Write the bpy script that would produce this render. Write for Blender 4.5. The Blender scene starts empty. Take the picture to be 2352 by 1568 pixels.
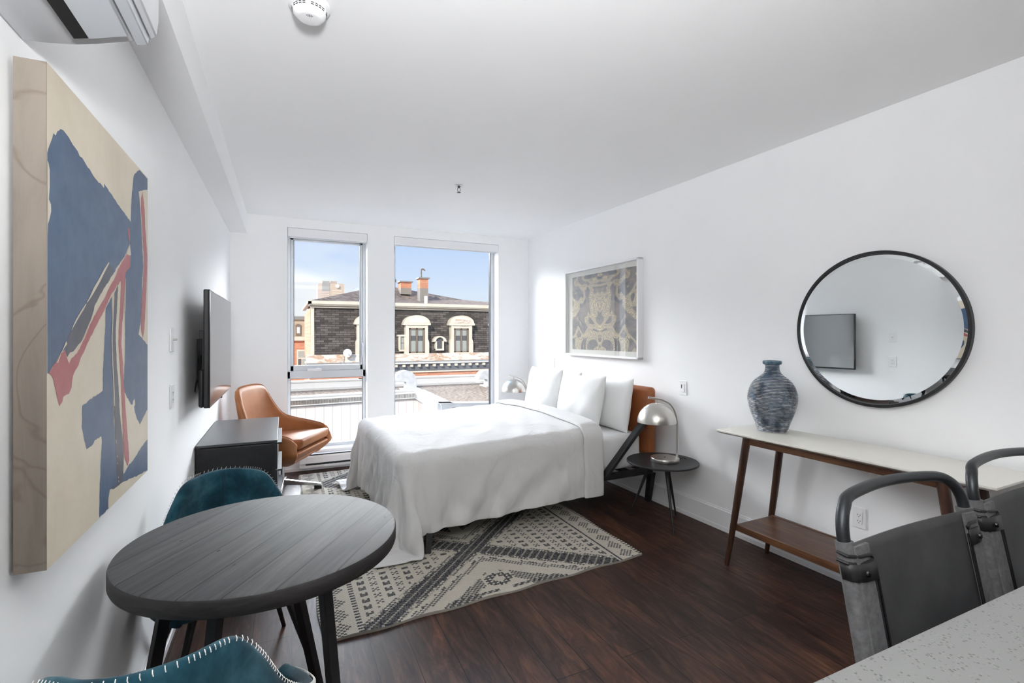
import bpy, bmesh, math, random
import numpy as np
from mathutils import Vector, Matrix
random.seed(7); np.random.seed(7)
COL = bpy.context.scene.collection
PI = math.pi
AL = math.atan(.0245)            # the right wall is slightly out of square
P0 = (2.83, 5.6)                 # far right corner of the room
ZC = 2.645; XL = -.493; YW = 5.6; ZB = 2.446; YB = -3.0
def wl(lx, ly):                  # right-wall frame -> room coordinates
    return (P0[0]+lx*math.cos(AL)-ly*math.sin(AL), P0[1]+lx*math.sin(AL)+ly*math.cos(AL))

# ------------------------------------------------------------------ materials
def mat(name, col=(.8,.8,.8), rough=.5, metal=0., spec=.5, **kw):
    m = bpy.data.materials.new(name); m.use_nodes = True
    b = m.node_tree.nodes['Principled BSDF']
    b.inputs['Base Color'].default_value = (*col, 1)
    b.inputs['Roughness'].default_value = rough
    b.inputs['Metallic'].default_value = metal
    b.inputs['Specular IOR Level'].default_value = spec
    for k, v in kw.items(): b.inputs[k.replace('_', ' ')].default_value = v
    return m
def N(m, t, **kw):
    n = m.node_tree.nodes.new(t)
    for k, v in kw.items(): setattr(n, k, v)
    return n
def L(m, a, b): m.node_tree.links.new(a, b)
def coords(m, scale=(1,1,1), rot=(0,0,0), kind='Object', loc=(0,0,0)):
    t = N(m, 'ShaderNodeTexCoord'); p = N(m, 'ShaderNodeMapping')
    p.inputs['Scale'].default_value = scale; p.inputs['Rotation'].default_value = rot; p.inputs['Location'].default_value = loc
    L(m, t.outputs[kind], p.inputs[0]); return p.outputs[0]
def noise(m, vec, scale=5, detail=3, rough=.5, dist=0.):
    n = N(m, 'ShaderNodeTexNoise'); n.inputs['Scale'].default_value = scale; n.inputs['Detail'].default_value = detail
    n.inputs['Roughness'].default_value = rough; n.inputs['Distortion'].default_value = dist
    L(m, vec, n.inputs['Vector']); return n.outputs[0]
def ramp(m, fac, stops, interp='LINEAR'):
    r = N(m, 'ShaderNodeValToRGB'); e = r.color_ramp.elements; r.color_ramp.interpolation = interp
    e[0].position, e[0].color = stops[0][0], (*stops[0][1], 1)
    e[1].position, e[1].color = stops[-1][0], (*stops[-1][1], 1)
    for p, c in stops[1:-1]:
        x = e.new(p); x.color = (*c, 1)
    L(m, fac, r.inputs[0]); return r.outputs[0]
def mixc(m, fac, a, b, mode='MIX'):
    x = N(m, 'ShaderNodeMix', data_type='RGBA', blend_type=mode)
    for s, v in ((0, fac), (6, a), (7, b)):
        if hasattr(v, 'is_linked') or hasattr(v, 'links'): L(m, v, x.inputs[s])
        else: x.inputs[s].default_value = v if s == 0 else (*v, 1)
    return x.outputs[2]
def math_(m, op, a, b=0., c=0.):
    x = N(m, 'ShaderNodeMath', operation=op)
    for i, v in enumerate((a, b, c)):
        if isinstance(v, (int, float)): x.inputs[i].default_value = v
        else: L(m, v, x.inputs[i])
    return x.outputs[0]
def bsdf(m): return m.node_tree.nodes['Principled BSDF']
def setc(m, out): L(m, out, bsdf(m).inputs['Base Color'])
def bump(m, h, strength=.3, dist=.01):
    b = N(m, 'ShaderNodeBump'); b.inputs['Strength'].default_value = strength; b.inputs['Distance'].default_value = dist
    L(m, h, b.inputs['Height']); L(m, b.outputs[0], bsdf(m).inputs['Normal'])
def speckle(name, c1, c2, scale, rough=.6, bs=0., metal=0., s=(1,1,1), lo=.35, hi=.65, detail=3, spec=.5):
    m = mat(name, c1, rough, metal, spec); v = coords(m, s); n = noise(m, v, scale, detail)
    setc(m, ramp(m, n, [(lo, c1), (hi, c2)]))
    if bs: bump(m, n, bs, .003)
    return m
M = {}
M['wall'] = speckle('wall_paint', (.89,.893,.896), (.90,.902,.905), 3, .75, spec=.25)
bump(M['wall'], noise(M['wall'], coords(M['wall']), 400, 2), .04, .001)
M['ceil'] = speckle('ceiling_paint', (.90,.90,.90), (.91,.91,.91), 2, .85, spec=.2)
M['trim'] = mat('white_trim', (.82,.82,.83), .4)
M['frame'] = mat('window_frame_grey', (.62,.64,.66), .4)
M['plastic'] = mat('white_plastic', (.84,.84,.85), .3)
M['ac'] = mat('air_conditioner_plastic', (.56,.57,.59), .25)
M['acvane'] = mat('air_conditioner_vane', (.60,.63,.66), .25)
M['dark'] = mat('dark_void', (.008,.008,.008), .7)
M['black'] = speckle('black_metal', (.010,.010,.011), (.016,.016,.017), 40, .45)
M['blackgloss'] = mat('black_gloss_plastic', (.006,.006,.007), .2)
M['gunmetal'] = mat('gunmetal', (.035,.038,.042), .34, .6)
M['chrome'] = mat('polished_aluminium', (.55,.55,.57), .24, 1.)
M['nickel'] = mat('brushed_nickel', (.62,.60,.565), .28, 1.)
m = M['nickel']; bump(m, noise(m, coords(m, (1,1,60)), 12, 2), .05, .001)
M['mirror'] = mat('mirror_glass', (.86,.885,.885), 0., 1.)
def glass(name, tint=(.97,.98,.98), k=1.):
    m = bpy.data.materials.new(name); m.use_nodes = True; nt = m.node_tree; nt.nodes.clear()
    o = N(m, 'ShaderNodeOutputMaterial'); t = N(m, 'ShaderNodeBsdfTransparent'); g = N(m, 'ShaderNodeBsdfGlossy')
    t.inputs[0].default_value = (*tint, 1); g.inputs['Roughness'].default_value = 0.02
    f = N(m, 'ShaderNodeLayerWeight'); f.inputs[0].default_value = .5
    s = N(m, 'ShaderNodeMixShader'); mm = math_(m, 'MULTIPLY', math_(m, 'MULTIPLY_ADD', math_(m, 'POWER', f.outputs['Facing'], 5.), .9, .04), k)
    L(m, mm, s.inputs[0]); L(m, t.outputs[0], s.inputs[1]); L(m, g.outputs[0], s.inputs[2]); L(m, s.outputs[0], o.inputs[0])
    return m
M['glass'] = glass('window_glass', k=.6)
M['picglass'] = glass('picture_glass', k=1.5)
# dark wood floor
m = M['floor'] = mat('dark_plank_floor', (.03,.02,.015), .45, spec=.32)
v = coords(m, (1,1,1), (0,0,PI/2), loc=(.04,.3,0))
br = N(m, 'ShaderNodeTexBrick'); L(m, v, br.inputs['Vector'])
for k, val in (('Scale',1.),('Mortar Size',.0022),('Mortar Smooth',.1),('Bias',0.),('Brick Width',1.25),('Row Height',.165)): br.inputs[k].default_value = val
br.offset = .37; br.inputs['Color1'].default_value = (.0,.0,.0,1); br.inputs['Color2'].default_value = (1,1,1,1); br.inputs['Mortar'].default_value = (.5,.5,.5,1)
v2 = coords(m, (6,.9,1)); g1 = noise(m, v2, 3.0, 10, .74, 1.4)
v3 = coords(m, (2.2,.6,1)); g2 = noise(m, v3, 2.4, 4)
base = ramp(m, g1, [(.30,(.016,.0085,.0062)), (.5,(.045,.0225,.0155)), (.68,(.115,.056,.033))])
tone = ramp(m, g2, [(.3,(.58,.60,.66)), (.5,(1.,.96,.94)), (.7,(1.45,1.20,1.02))])
c = mixc(m, 1., base, tone, 'MULTIPLY')
pl = ramp(m, br.outputs['Color'], [(0.,(.74,.74,.76)), (1.,(1.2,1.16,1.12))])
c = mixc(m, 1., c, pl, 'MULTIPLY')
c = mixc(m, br.outputs['Fac'], c, (.002,.0015,.0015))
setc(m, c); L(m, ramp(m, g1, [(.3,(.50,)*3), (.8,(.40,)*3)]), bsdf(m).inputs['Roughness'])
bump(m, math_(m, 'SUBTRACT', g1, math_(m, 'MULTIPLY', br.outputs['Fac'], 1.5)), .12, .002)
def wood(name, c1, c2, c3, sc=(1,14,14), rough=.45, scale=2.):
    m = mat(name, c2, rough); v = coords(m, sc); n = noise(m, v, scale, 7, .62, .6)
    setc(m, ramp(m, n, [(.3,c1), (.5,c2), (.72,c3)])); bump(m, n, .06, .002); return m
M['walnut'] = wood('walnut', (.035,.012,.005), (.085,.034,.014), (.165,.072,.030), (14,1.2,14), .38)
M['walnutleg'] = wood('walnut_leg', (.024,.010,.006), (.048,.020,.011), (.085,.036,.018), (18,18,1.2), .35)
M['maple'] = wood('maple_ply', (.14,.116,.092), (.19,.16,.13), (.22,.185,.15), (4,4,.7), .6, 3)
m = M['maple']; vn = noise(m, coords(m, (1,9,1.1)), 2.2, 3, .5, 1.8)
old = bsdf(m).inputs['Base Color'].links[0].from_socket
setc(m, mixc(m, ramp(m, vn, [(.485,(0,)*3), (.50,(.55,)*3), (.515,(0,)*3)]), old, (.11,.08,.06)))
M['tableedge'] = wood('charcoal_edge', (.012,.011,.011), (.022,.020,.020), (.040,.037,.036), (6,6,30), .5, 2.2)
# charcoal dining-table boards
m = M['tabletop'] = mat('charcoal_boards', (.05,.05,.055), .62, spec=.4)
v = coords(m, (1,1,1), (0,0,-1.0), loc=(4.3,.03,0))
br = N(m, 'ShaderNodeTexBrick'); L(m, v, br.inputs['Vector']); br.offset = 0
for k, val in (('Scale',1.),('Mortar Size',.0019),('Mortar Smooth',.2),('Brick Width',9.),('Row Height',.108)): br.inputs[k].default_value = val
br.inputs['Color1'].default_value = (0,0,0,1); br.inputs['Color2'].default_value = (1,1,1,1)
vt0 = coords(m, (1,1,1), (0,0,-1.0)); mp2 = N(m, 'ShaderNodeMapping'); mp2.inputs['Scale'].default_value = (1.2,16,16); L(m, vt0, mp2.inputs[0]); vt = mp2.outputs[0]; gg = noise(m, vt, 3.5, 8, .65, .3)
c = ramp(m, gg, [(.28,(.036,.037,.041)), (.5,(.060,.061,.065)), (.75,(.092,.092,.096))])
c = mixc(m, 1., c, ramp(m, br.outputs['Color'], [(0,(.86,.86,.87)), (1,(1.12,1.1,1.08))]), 'MULTIPLY')
vo = N(m, 'ShaderNodeTexVoronoi'); mp3 = N(m, 'ShaderNodeMapping'); mp3.inputs['Scale'].default_value = (5,11,8); L(m, vt0, mp3.inputs[0]); L(m, mp3.outputs[0], vo.inputs['Vector']); vo.inputs['Scale'].default_value = 2.2
pit = mixc(m, 1., ramp(m, vo.outputs['Distance'], [(.07,(1,1,1)), (.11,(0,0,0))]), ramp(m, noise(m, vt0, 9, 3), [(.50,(0,0,0)), (.56,(1,1,1))]), 'MULTIPLY')
c = mixc(m, pit, c, (.006,.006,.006)); c = mixc(m, br.outputs['Fac'], c, (.010,.010,.010))
setc(m, c); bump(m, math_(m, 'SUBTRACT', gg, math_(m, 'MULTIPLY', br.outputs['Fac'], 2.)), .15, .002)
# fabrics and leathers
M['duvet'] = mat('white_cotton', (.66,.652,.64), .9, spec=.15, Sheen_Weight=.15)
m = M['duvet']; bump(m, math_(m, 'ADD', noise(m, coords(m, (1,1,1)), 5, 3, .5, 1.2), math_(m, 'MULTIPLY', noise(m, coords(m, (3,3,1)), 12, 4, .55), .3)), .30, .03)
M['pillow'] = mat('pillow_cotton', (.83,.83,.82), .9, spec=.15, Sheen_Weight=.15)
m = M['pillow']; bump(m, noise(m, coords(m, (1,1,1)), 9, 3, .5), .18, .02)
M['sheet'] = mat('sheet_cotton', (.79,.79,.79), .9, spec=.15)
m = M['sheet']; bump(m, noise(m, coords(m, (10,10,1)), 3, 3, .5), .25, .02)
M['tan'] = speckle('tan_leather', (.36,.135,.047), (.46,.19,.075), 5, .50, spec=.38)
m = M['tan']; bump(m, noise(m, coords(m), 220, 2), .08, .001)
M['tandark'] = speckle('headboard_leather', (.25,.075,.022), (.33,.105,.033), 4, .36)
m = M['teal'] = mat('teal_velvet', (.02,.10,.15), .85, Sheen_Weight=.12, spec=.2)
v = coords(m); n = noise(m, v, 9, 5, .6, .4)
setc(m, ramp(m, n, [(.32,(.004,.027,.043)), (.5,(.010,.055,.080)), (.7,(.035,.115,.150))])); bump(m, n, .1, .003)
M['stitch'] = mat('white_thread', (.75,.75,.72), .8)
m = M['sling'] = mat('grey_sling_leather', (.05,.05,.052), .62)
n = noise(m, coords(m), 10, 5, .6); setc(m, ramp(m, n, [(.3,(.032,.032,.034)), (.7,(.058,.058,.060))])); bump(m, noise(m, coords(m), 500, 2), .1, .001)
m = M['slinglight'] = mat('grey_sling_edge', (.10,.10,.10), .7)
setc(m, ramp(m, noise(m, coords(m), 60, 5, .7), [(.3,(.075,.075,.077)), (.7,(.15,.15,.15))]))
m = M['quartz'] = mat('speckled_quartz', (.55,.55,.54), .28)
v = coords(m); vo = N(m, 'ShaderNodeTexVoronoi'); L(m, v, vo.inputs['Vector']); vo.inputs['Scale'].default_value = 150
vo2 = N(m, 'ShaderNodeTexVoronoi'); L(m, v, vo2.inputs['Vector']); vo2.inputs['Scale'].default_value = 230
msk = ramp(m, noise(m, v, 60, 2), [(.48,(0,0,0)), (.56,(1,1,1))])
s1 = ramp(m, vo.outputs['Distance'], [(.25,(1,1,1)), (.36,(0,0,0))])
s2 = ramp(m, vo2.outputs['Distance'], [(.2,(.7,.7,.7)), (.32,(0,0,0))])
c = mixc(m, mixc(m, 1., s1, msk, 'MULTIPLY'), (.195,.195,.19), (.09,.088,.082)); c = mixc(m, mixc(m, 1., s2, msk, 'MULTIPLY'), c, (.26,.26,.25)); setc(m, c)
M['ivory'] = mat('ivory_lacquer', (.70,.68,.62), .35)
# vase glaze: blue body, brushed white ridges
m = M['vase'] = mat('blue_white_glaze', (.1,.15,.25), .32)
v = coords(m, (1,1,1)); n = noise(m, v, 11, 6, .65, .5); n2 = noise(m, coords(m, (18,18,160)), 1.6, 4, .7)
blue = ramp(m, noise(m, v, 14, 4), [(.35,(.010,.020,.040)), (.62,(.06,.10,.16))])
wv = N(m, 'ShaderNodeTexWave', wave_type='BANDS', bands_direction='Z'); wv.inputs['Scale'].default_value = 37; wv.inputs['Distortion'].default_value = 1.6
wv.inputs['Detail'].default_value = 2; L(m, v, wv.inputs['Vector'])
f = math_(m, 'MULTIPLY', ramp(m, wv.outputs['Fac'], [(.5,(0,)*3), (.78,(1,)*3)]), ramp(m, n, [(.38,(.0,)*3), (.56,(1,)*3)]))
f = math_(m, 'MULTIPLY', f, ramp(m, n2, [(.38,(.15,)*3), (.55,(1,)*3)]))
setc(m, mixc(m, f, blue, (.62,.62,.60))); bump(m, wv.outputs['Fac'], .5, .003)
M['vaserim'] = speckle('blue_rim_glaze', (.05,.10,.15), (.19,.28,.33), 30, .3)
M['bulb'] = mat('unlit_bulb', (.8,.8,.78), .4)
M['screen'] = mat('tv_screen', (.035,.037,.040), .09, spec=.9, IOR=1.85)
# painting colours
def paintm(name, a, b, sc=14, rough=.42):
    m = mat(name, a, rough, spec=.6); n = noise(m, coords(m, (1,1,1)), sc, 8, .7)
    setc(m, ramp(m, n, [(.3,a), (.7,b)])); return m
M['pC'] = paintm('canvas_cream', (.60,.53,.40), (.70,.62,.49), 5)
M['pB'] = paintm('paint_blue', (.030,.070,.150), (.075,.125,.215))
M['pG'] = paintm('paint_slate', (.050,.055,.075), (.095,.092,.115))
M['pR'] = paintm('paint_red', (.36,.075,.085), (.43,.13,.13))
# ------------------------------------------------------------------ object helpers
def tag(o, label=None, cat=None, group=None, kind=None):
    if label: o['label'] = label
    if cat: o['category'] = cat
    if group: o['group'] = group
    if kind: o['kind'] = kind
    return o
def empty(name, loc=(0,0,0), rz=0., label=None, cat=None, group=None):
    o = bpy.data.objects.new(name, None); COL.objects.link(o); o.location = loc; o.rotation_euler = (0,0,rz)
    o.empty_display_size = .05
    return tag(o, label, cat, group)
def frame_from(d):
    d = Vector(d).normalized(); a = Vector((0,0,1)) if abs(d.z) < .9 else Vector((1,0,0))
    x = d.cross(a).normalized(); return x, d.cross(x).normalized()
class B:
    def __init__(s): s.v = []; s.f = []; s.mi = []; s.cur = 0
    def add(s, vs, fs):
        k = len(s.v); s.v += [tuple(p) for p in vs]; s.f += [tuple(i+k for i in f) for f in fs]; s.mi += [s.cur]*len(fs); return s
    def box(s, x0, x1, y0, y1, z0, z1):
        return s.add([(x0,y0,z0),(x1,y0,z0),(x1,y1,z0),(x0,y1,z0),(x0,y0,z1),(x1,y0,z1),(x1,y1,z1),(x0,y1,z1)],
                     [(0,3,2,1),(4,5,6,7),(0,1,5,4),(1,2,6,5),(2,3,7,6),(3,0,4,7)])
    def hexa(s, bot, top):
        return s.add(list(bot)+list(top), [(0,3,2,1),(4,5,6,7),(0,1,5,4),(1,2,6,5),(2,3,7,6),(3,0,4,7)])
    def bar(s, p, q, w, h, up=(0,0,1)):
        p, q = Vector(p), Vector(q); d = (q-p).normalized(); u = Vector(up); x = d.cross(u)
        if x.length < 1e-5: x = Vector((1,0,0))
        x.normalize(); y = x.cross(d).normalized()
        c = [(-w/2,-h/2),(w/2,-h/2),(w/2,h/2),(-w/2,h/2)]
        return s.hexa([p+x*a+y*b for a, b in c], [q+x*a+y*b for a, b in c])
    def tube(s, path, r, n=12, caps=True):
        path = [Vector(p) for p in path]; rs = r if isinstance(r, (list, tuple)) else [r]*len(path); vs = []; fs = []
        px = None
        for i, p in enumerate(path):
            d = (path[min(i+1, len(path)-1)]-path[max(i-1, 0)]).normalized()
            if px is None: x, y = frame_from(d)
            else:
                x = (px-d*px.dot(d)).normalized(); y = d.cross(x)
            px = x
            for k in range(n):
                a = 2*PI*k/n; vs.append(p+(x*math.cos(a)+y*math.sin(a))*rs[i])
        for i in range(len(path)-1):
            for k in range(n): fs.append((i*n+k, i*n+(k+1) % n, (i+1)*n+(k+1) % n, (i+1)*n+k))
        if caps: fs.append(tuple(range(n-1, -1, -1))); fs.append(tuple((len(path)-1)*n+k for k in range(n)))
        return s.add(vs, fs)
    def cyl(s, p, q, r0, r1=None, n=24): return s.tube([p, q], [r0, r0 if r1 is None else r1], n)
    def lathe(s, prof, n=48, c=(0,0,0), cap0=True, cap1=True):
        vs = [(c[0]+r*math.cos(2*PI*k/n), c[1]+r*math.sin(2*PI*k/n), c[2]+z) for r, z in prof for k in range(n)]
        fs = [(i*n+k, i*n+(k+1) % n, (i+1)*n+(k+1) % n, (i+1)*n+k) for i in range(len(prof)-1) for k in range(n)]
        if cap0: fs.append(tuple(range(n-1, -1, -1)))
        if cap1: fs.append(tuple((len(prof)-1)*n+k for k in range(n)))
        return s.add(vs, fs)
    def prism(s, poly, axis, a, b):
        def P(p, t): return {'x': (t, p[0], p[1]), 'y': (p[0], t, p[1]), 'z': (p[0], p[1], t)}[axis]
        n = len(poly)
        return s.add([P(p, a) for p in poly]+[P(p, b) for p in poly],
                     [tuple(range(n)), tuple(range(2*n-1, n-1, -1))]+[(i, n+i, n+(i+1) % n, (i+1) % n) for i in range(n)])
    def grid(s, fn, nu, nv, cu=False, cv=False):
        vs = [fn(i/(nu if cu else nu-1), j/(nv if cv else nv-1)) for i in range(nu) for j in range(nv)]
        fs = [(i*nv+j, i*nv+(j+1) % nv, ((i+1) % nu)*nv+(j+1) % nv, ((i+1) % nu)*nv+j)
              for i in range(nu if cu else nu-1) for j in range(nv if cv else nv-1)]
        return s.add(vs, fs)
    def build(s, name, mats, parent=None, smooth=False, bev=0., sub=0, solid=0., loc=None, rz=None, fixn=True, seg=2, rot=None):
        me = bpy.data.meshes.new(name); me.from_pydata(s.v, [], s.f); me.update()
        if not isinstance(mats, (list, tuple)): mats = [mats]
        for mm in mats: me.materials.append(mm)
        me.polygons.foreach_set('material_index', s.mi)
        if fixn:
            b = bmesh.new(); b.from_mesh(me); bmesh.ops.recalc_face_normals(b, faces=b.faces); b.to_mesh(me); b.free()
        if smooth: me.polygons.foreach_set('use_smooth', [True]*len(me.polygons))
        o = bpy.data.objects.new(name, me); COL.objects.link(o)
        if parent: o.parent = parent
        if loc: o.location = loc
        if rz is not None: o.rotation_euler = (0,0,rz)
        if rot: o.rotation_euler = rot
        if solid:
            d = o.modifiers.new('solid', 'SOLIDIFY'); d.thickness = solid; d.offset = 0
        if bev:
            d = o.modifiers.new('bevel', 'BEVEL'); d.width = bev; d.segments = seg; d.limit_method = 'ANGLE'; d.angle_limit = .6
        if sub:
            d = o.modifiers.new('sub', 'SUBSURF'); d.levels = sub; d.render_levels = sub
        if (bev or smooth) and not sub:
            me.polygons.foreach_set('use_smooth', [True]*len(me.polygons))
            try:
                me.set_sharp_from_angle(angle=.7)
            except Exception: pass
        return o
def dup(root, loc=None, rz=None, label=None, group=None):
    r = root.copy(); COL.objects.link(r)
    if loc: r.location = loc
    if rz is not None: r.rotation_euler = (0,0,rz)
    if label: r['label'] = label
    if group: r['group'] = group
    for ch in list(root.children):
        c = ch.copy(); COL.objects.link(c); c.parent = r
        for g in ch.children:
            d = g.copy(); COL.objects.link(d); d.parent = c
    return r
def st(name, b, m, **k):
    p = k.get('parent'); o = b.build(name, m, **k)
    if not p: tag(o, kind='structure')
    return o
def bez(pts, n=8):                # Catmull-Rom through points
    pts = [Vector(p) for p in pts]; out = []
    for i in range(len(pts)-1):
        a = pts[max(i-1,0)]; b = pts[i]; c = pts[i+1]; d = pts[min(i+2,len(pts)-1)]
        for k in range(n):
            t = k/n; out.append(.5*((2*b)+(c-a)*t+(2*a-5*b+4*c-d)*t*t+(3*b-a-3*c+d)*t**3))
    out.append(pts[-1]); return out
def interp(xs, ys, x):
    if x <= xs[0]: return ys[0]
    for i in range(len(xs)-1):
        if x <= xs[i+1]:
            t = (x-xs[i])/(xs[i+1]-xs[i]); return ys[i]*(1-t)+ys[i+1]*t
    return ys[-1]
SKY, SKYBAND, SUN, PL1, UP, UPT, EXPO = .60, 23., 2.6, 4., 265., 42., .8
# ------------------------------------------------------------------ room shell
TH = .18
st('floor', B().box(XL-TH, 3.4, YB-TH, YW+.16, -.12, 0), M['floor'])
st('ceiling', B().box(XL-TH, 3.4, YB-TH, YW+TH+.05, ZC, ZC+.12), M['ceil'])
st('wall_left', B().box(XL-TH, XL, YB-TH, YW+TH, 0, ZC), M['wall'])
wr = B(); ln = 8.9
wr.prism([wl(0,.2), wl(0,-ln), wl(TH,-ln), wl(TH,.2)], 'z', 0, ZC)
st('wall_right', wr, M['wall'])
st('wall_back', B().box(XL-TH, 3.4, YB-TH, YB, 0, ZC), M['wall'])
st('trim_1', B().box(XL, -.338, YB, YW, ZB, ZC), M['wall'])
# window wall with two openings
W1 = (.029, .836); W2 = (1.127, 2.416); ZS = .205; ZT = 2.545; WD = .23
wf = B()
for a, b in ((XL-TH, W1[0]), (W1[1], W2[0]), (W2[1], 3.05)): wf.box(a, b, YW, YW+WD, 0, ZC)
for a, b in (W1, W2):
    wf.box(a, b, YW, YW+WD, 0, ZS); wf.box(a, b, YW, YW+WD, ZT, ZC)
st('wall_front', wf, M['wall'])
def bar2(b, x0, x1, z0, z1, y0=5.74, y1=5.80): b.box(x0, x1, y0, y1, z0, z1)
# window 1: casement above, fixed light below
w1 = empty('window_1', (W1[0], 5.74, ZS)); tag(w1, kind='structure')
def loc(b, o): b.v = [(x-o[0], y-o[1], z-o[2]) for x, y, z in b.v]; return b
fr = B(); o1 = (W1[0], 5.74, ZS)
bar2(fr, W1[0], W1[0]+.030, ZS, ZT); bar2(fr, W1[1]-.030, W1[1], ZS, ZT)
bar2(fr, W1[0], W1[1], ZS, .238); bar2(fr, W1[0], W1[1], .955, 1.035); bar2(fr, W1[0], W1[1], 2.47, ZT)
fr.box(W1[0], W1[1], 5.80, 5.83, .985, 1.01)
loc(fr, o1).build('window_frame', M['frame'], w1, bev=.004)
sa = B()   # casement sash
x0, x1 = W1[0]+.030, W1[1]-.030
bar2(sa, x0, x0+.034, 1.035, 2.47, 5.755, 5.80); bar2(sa, x1-.030, x1, 1.035, 2.47, 5.755, 5.80)
bar2(sa, x0, x1, 1.035, 1.095, 5.755, 5.80); bar2(sa, x0, x1, 2.44, 2.47, 5.755, 5.80)
loc(sa, o1).build('sash', M['frame'], w1, bev=.005)
gk = B()
for (a, b, c, d) in ((.0925,.0965,1.095,2.44), (.775,.779,1.095,2.44)): bar2(gk, a, b, c, d, 5.7545, 5.78)
for (a, b, c, d) in ((.059,.063,.238,.955), (.802,.806,.238,.955)): bar2(gk, a, b, c, d, 5.7545, 5.78)
bar2(gk, .059, .806, .951, .955, 5.7545, 5.78)
loc(gk, o1).build('gasket', M['gunmetal'], w1)
loc(B().box(.093, .778, 5.775, 5.781, 1.095, 2.44), o1).build('pane', M['glass'], w1)
loc(B().box(.06, .805, 5.775, 5.781, .238, .953), o1).build('pane', M['glass'], w1)
h = B(); h.tube([(.805,5.735,1.33),(.805,5.70,1.31),(.805,5.695,1.27),(.805,5.70,1.22),(.805,5.735,1.20)], .006, 8); h.box(.795,.815,5.728,5.742,1.17,1.34)
loc(h, o1).build('latch', M['frame'], w1, bev=.002)
h = B(); h.box(.225,.37,5.715,5.745,1.035,1.062); h.tube([(.25,5.71,1.048),(.28,5.705,1.052),(.315,5.70,1.066),(.35,5.705,1.064)], .005, 8)
loc(h, o1).build('crank_handle', M['trim'], w1, bev=.004)
# window 2: one fixed light
w2 = empty('window_2', (W2[0], 5.74, ZS)); tag(w2, kind='structure'); o2 = (W2[0], 5.74, ZS)
fr = B(); bar2(fr, W2[0], W2[0]+.039, ZS, ZT); bar2(fr, W2[1]-.046, W2[1], ZS, ZT); bar2(fr, W2[0], W2[1], ZS, .25); bar2(fr, W2[0], W2[1], 2.49, ZT)
loc(fr, o2).build('window_frame', M['frame'], w2, bev=.005)
gk = B(); bar2(gk, W2[1]-.052, W2[1]-.046, .25, 2.49, 5.745, 5.79); bar2(gk, W2[0]+.039, W2[0]+.043, .25, 2.49, 5.745, 5.79)
loc(gk, o2).build('gasket', M['gunmetal'], w2)
loc(B().box(W2[0]+.04, W2[1]-.047, 5.775, 5.781, .25, 2.49), o2).build('pane', M['glass'], w2)
# roller blind cassettes
for (a, b), lab in ((W1, 'white roller blind cassette above the narrow casement window'), (W2, 'white roller blind cassette above the wide fixed window')):
    t = empty('roller_blind', (a, YW, 2.455), 0, lab, 'blind', 'roller blind cassettes')
    B().box(.003, b-a-.003, -.004, .09, 0, .088).build('cassette', M['trim'], t, bev=.006)
    B().box(.012, b-a-.012, .03, .045, -.012, .002).build('bottom_bar', M['frame'], t, bev=.003)
# skirting
def skirt(name, pts_inner, h=.15):
    # pts: list of ((x,y),(nx,ny)) ends; extruded stepped profile
    (p, q), nrm = pts_inner; prof = [(0,0),(.017,0),(.017,.030),(.013,.034),(.013,h-.014),(.008,h-.010),(.006,h),(0,h)]
    b = B(); n = len(prof); vs = [(e[0]+nrm[0]*d, e[1]+nrm[1]*d, z) for e in (p, q) for d, z in prof]
    b.add(vs, [(i, n+i, n+(i+1) % n, (i+1) % n) for i in range(n)]+[tuple(range(n)), tuple(range(2*n-1, n-1, -1))])
    st(name, b, M['trim'])
skirt('baseboard_left', (((XL, YB), (XL, YW)), (1, 0)))
skirt('baseboard_right', ((wl(0,0), wl(0,-8.7)), (-math.cos(AL), -math.sin(AL))), .16)
skirt('baseboard_front', (((XL, YW), (2.83, YW)), (0, -1)), .12)
# baseboard heater under the windows
t = empty('baseboard_heater', (.142, YW-.018, 0.03), 0, 'long white baseboard heater under the windows', 'heater')
pr = [(0,0),(-.055,0),(-.062,.012),(-.062,.03),(-.04,.034),(-.04,.048),(-.066,.054),(-.066,.118),(-.05,.134),(-.05,.145),(0,.145)]
B().prism([(y, z) for y, z in pr], 'x', 0, 2.2).build('casing', M['trim'], t, bev=.002)
B().box(.06, 2.14, -.058, -.041, .034, .047).build('lower_grille', M['gunmetal'], t)
B().box(.0, 2.2, -.054, -.049, .132, .143).build('top_vent', M['gunmetal'], t)
# ------------------------------------------------------------------ wall plates
def plate(name, lab, cat, pos, rz, kind):   # local +y is out of the wall
    t = empty(name, pos, rz, lab, cat)
    B().box(-.035, .035, 0, .006, -.0575, .0575).build('cover_plate', M['plastic'], t, bev=.002)
    if kind == 'switch':
        B().box(-.017, .017, .006, .009, -.034, .034).build('switch_panel', M['plastic'], t, bev=.001)
        B().box(.010, .014, .009, .012, -.002, .026).build('dimmer_slider', M['gunmetal'], t, bev=.0005)
    elif kind == 'cable':
        B().box(-.016, .016, .006, .008, -.033, .033).build('insert', M['plastic'], t, bev=.001)
        B().cyl((0,.006,0), (0,.024,0), .005, n=12).build('coaxial_connector', M['nickel'], t)
    else:
        B().box(-.0165, .0165, .006, .0085, -.033, .033).build('socket_face', M['plastic'], t, bev=.001)
        s = B()
        for z in (.017, -.017):
            s.box(-.008, -.006, .0083, .009, z-.004, z+.005); s.box(.006, .008, .0083, .009, z-.004, z+.005); s.cyl((0,.0083,z-.010), (0,.009,z-.010), .0022, n=8)
        s.build('slots', M['dark'], t)
plate('cable_outlet', 'white cable wall plate with a metal connector, upper of the two beside the television', 'outlet', (XL, 2.824, 1.400), -PI/2, 'cable')
plate('wall_socket', 'white power socket plate on the left wall below the cable plate', 'socket', (XL, 2.824, 1.127), -PI/2, 'sock')
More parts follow.
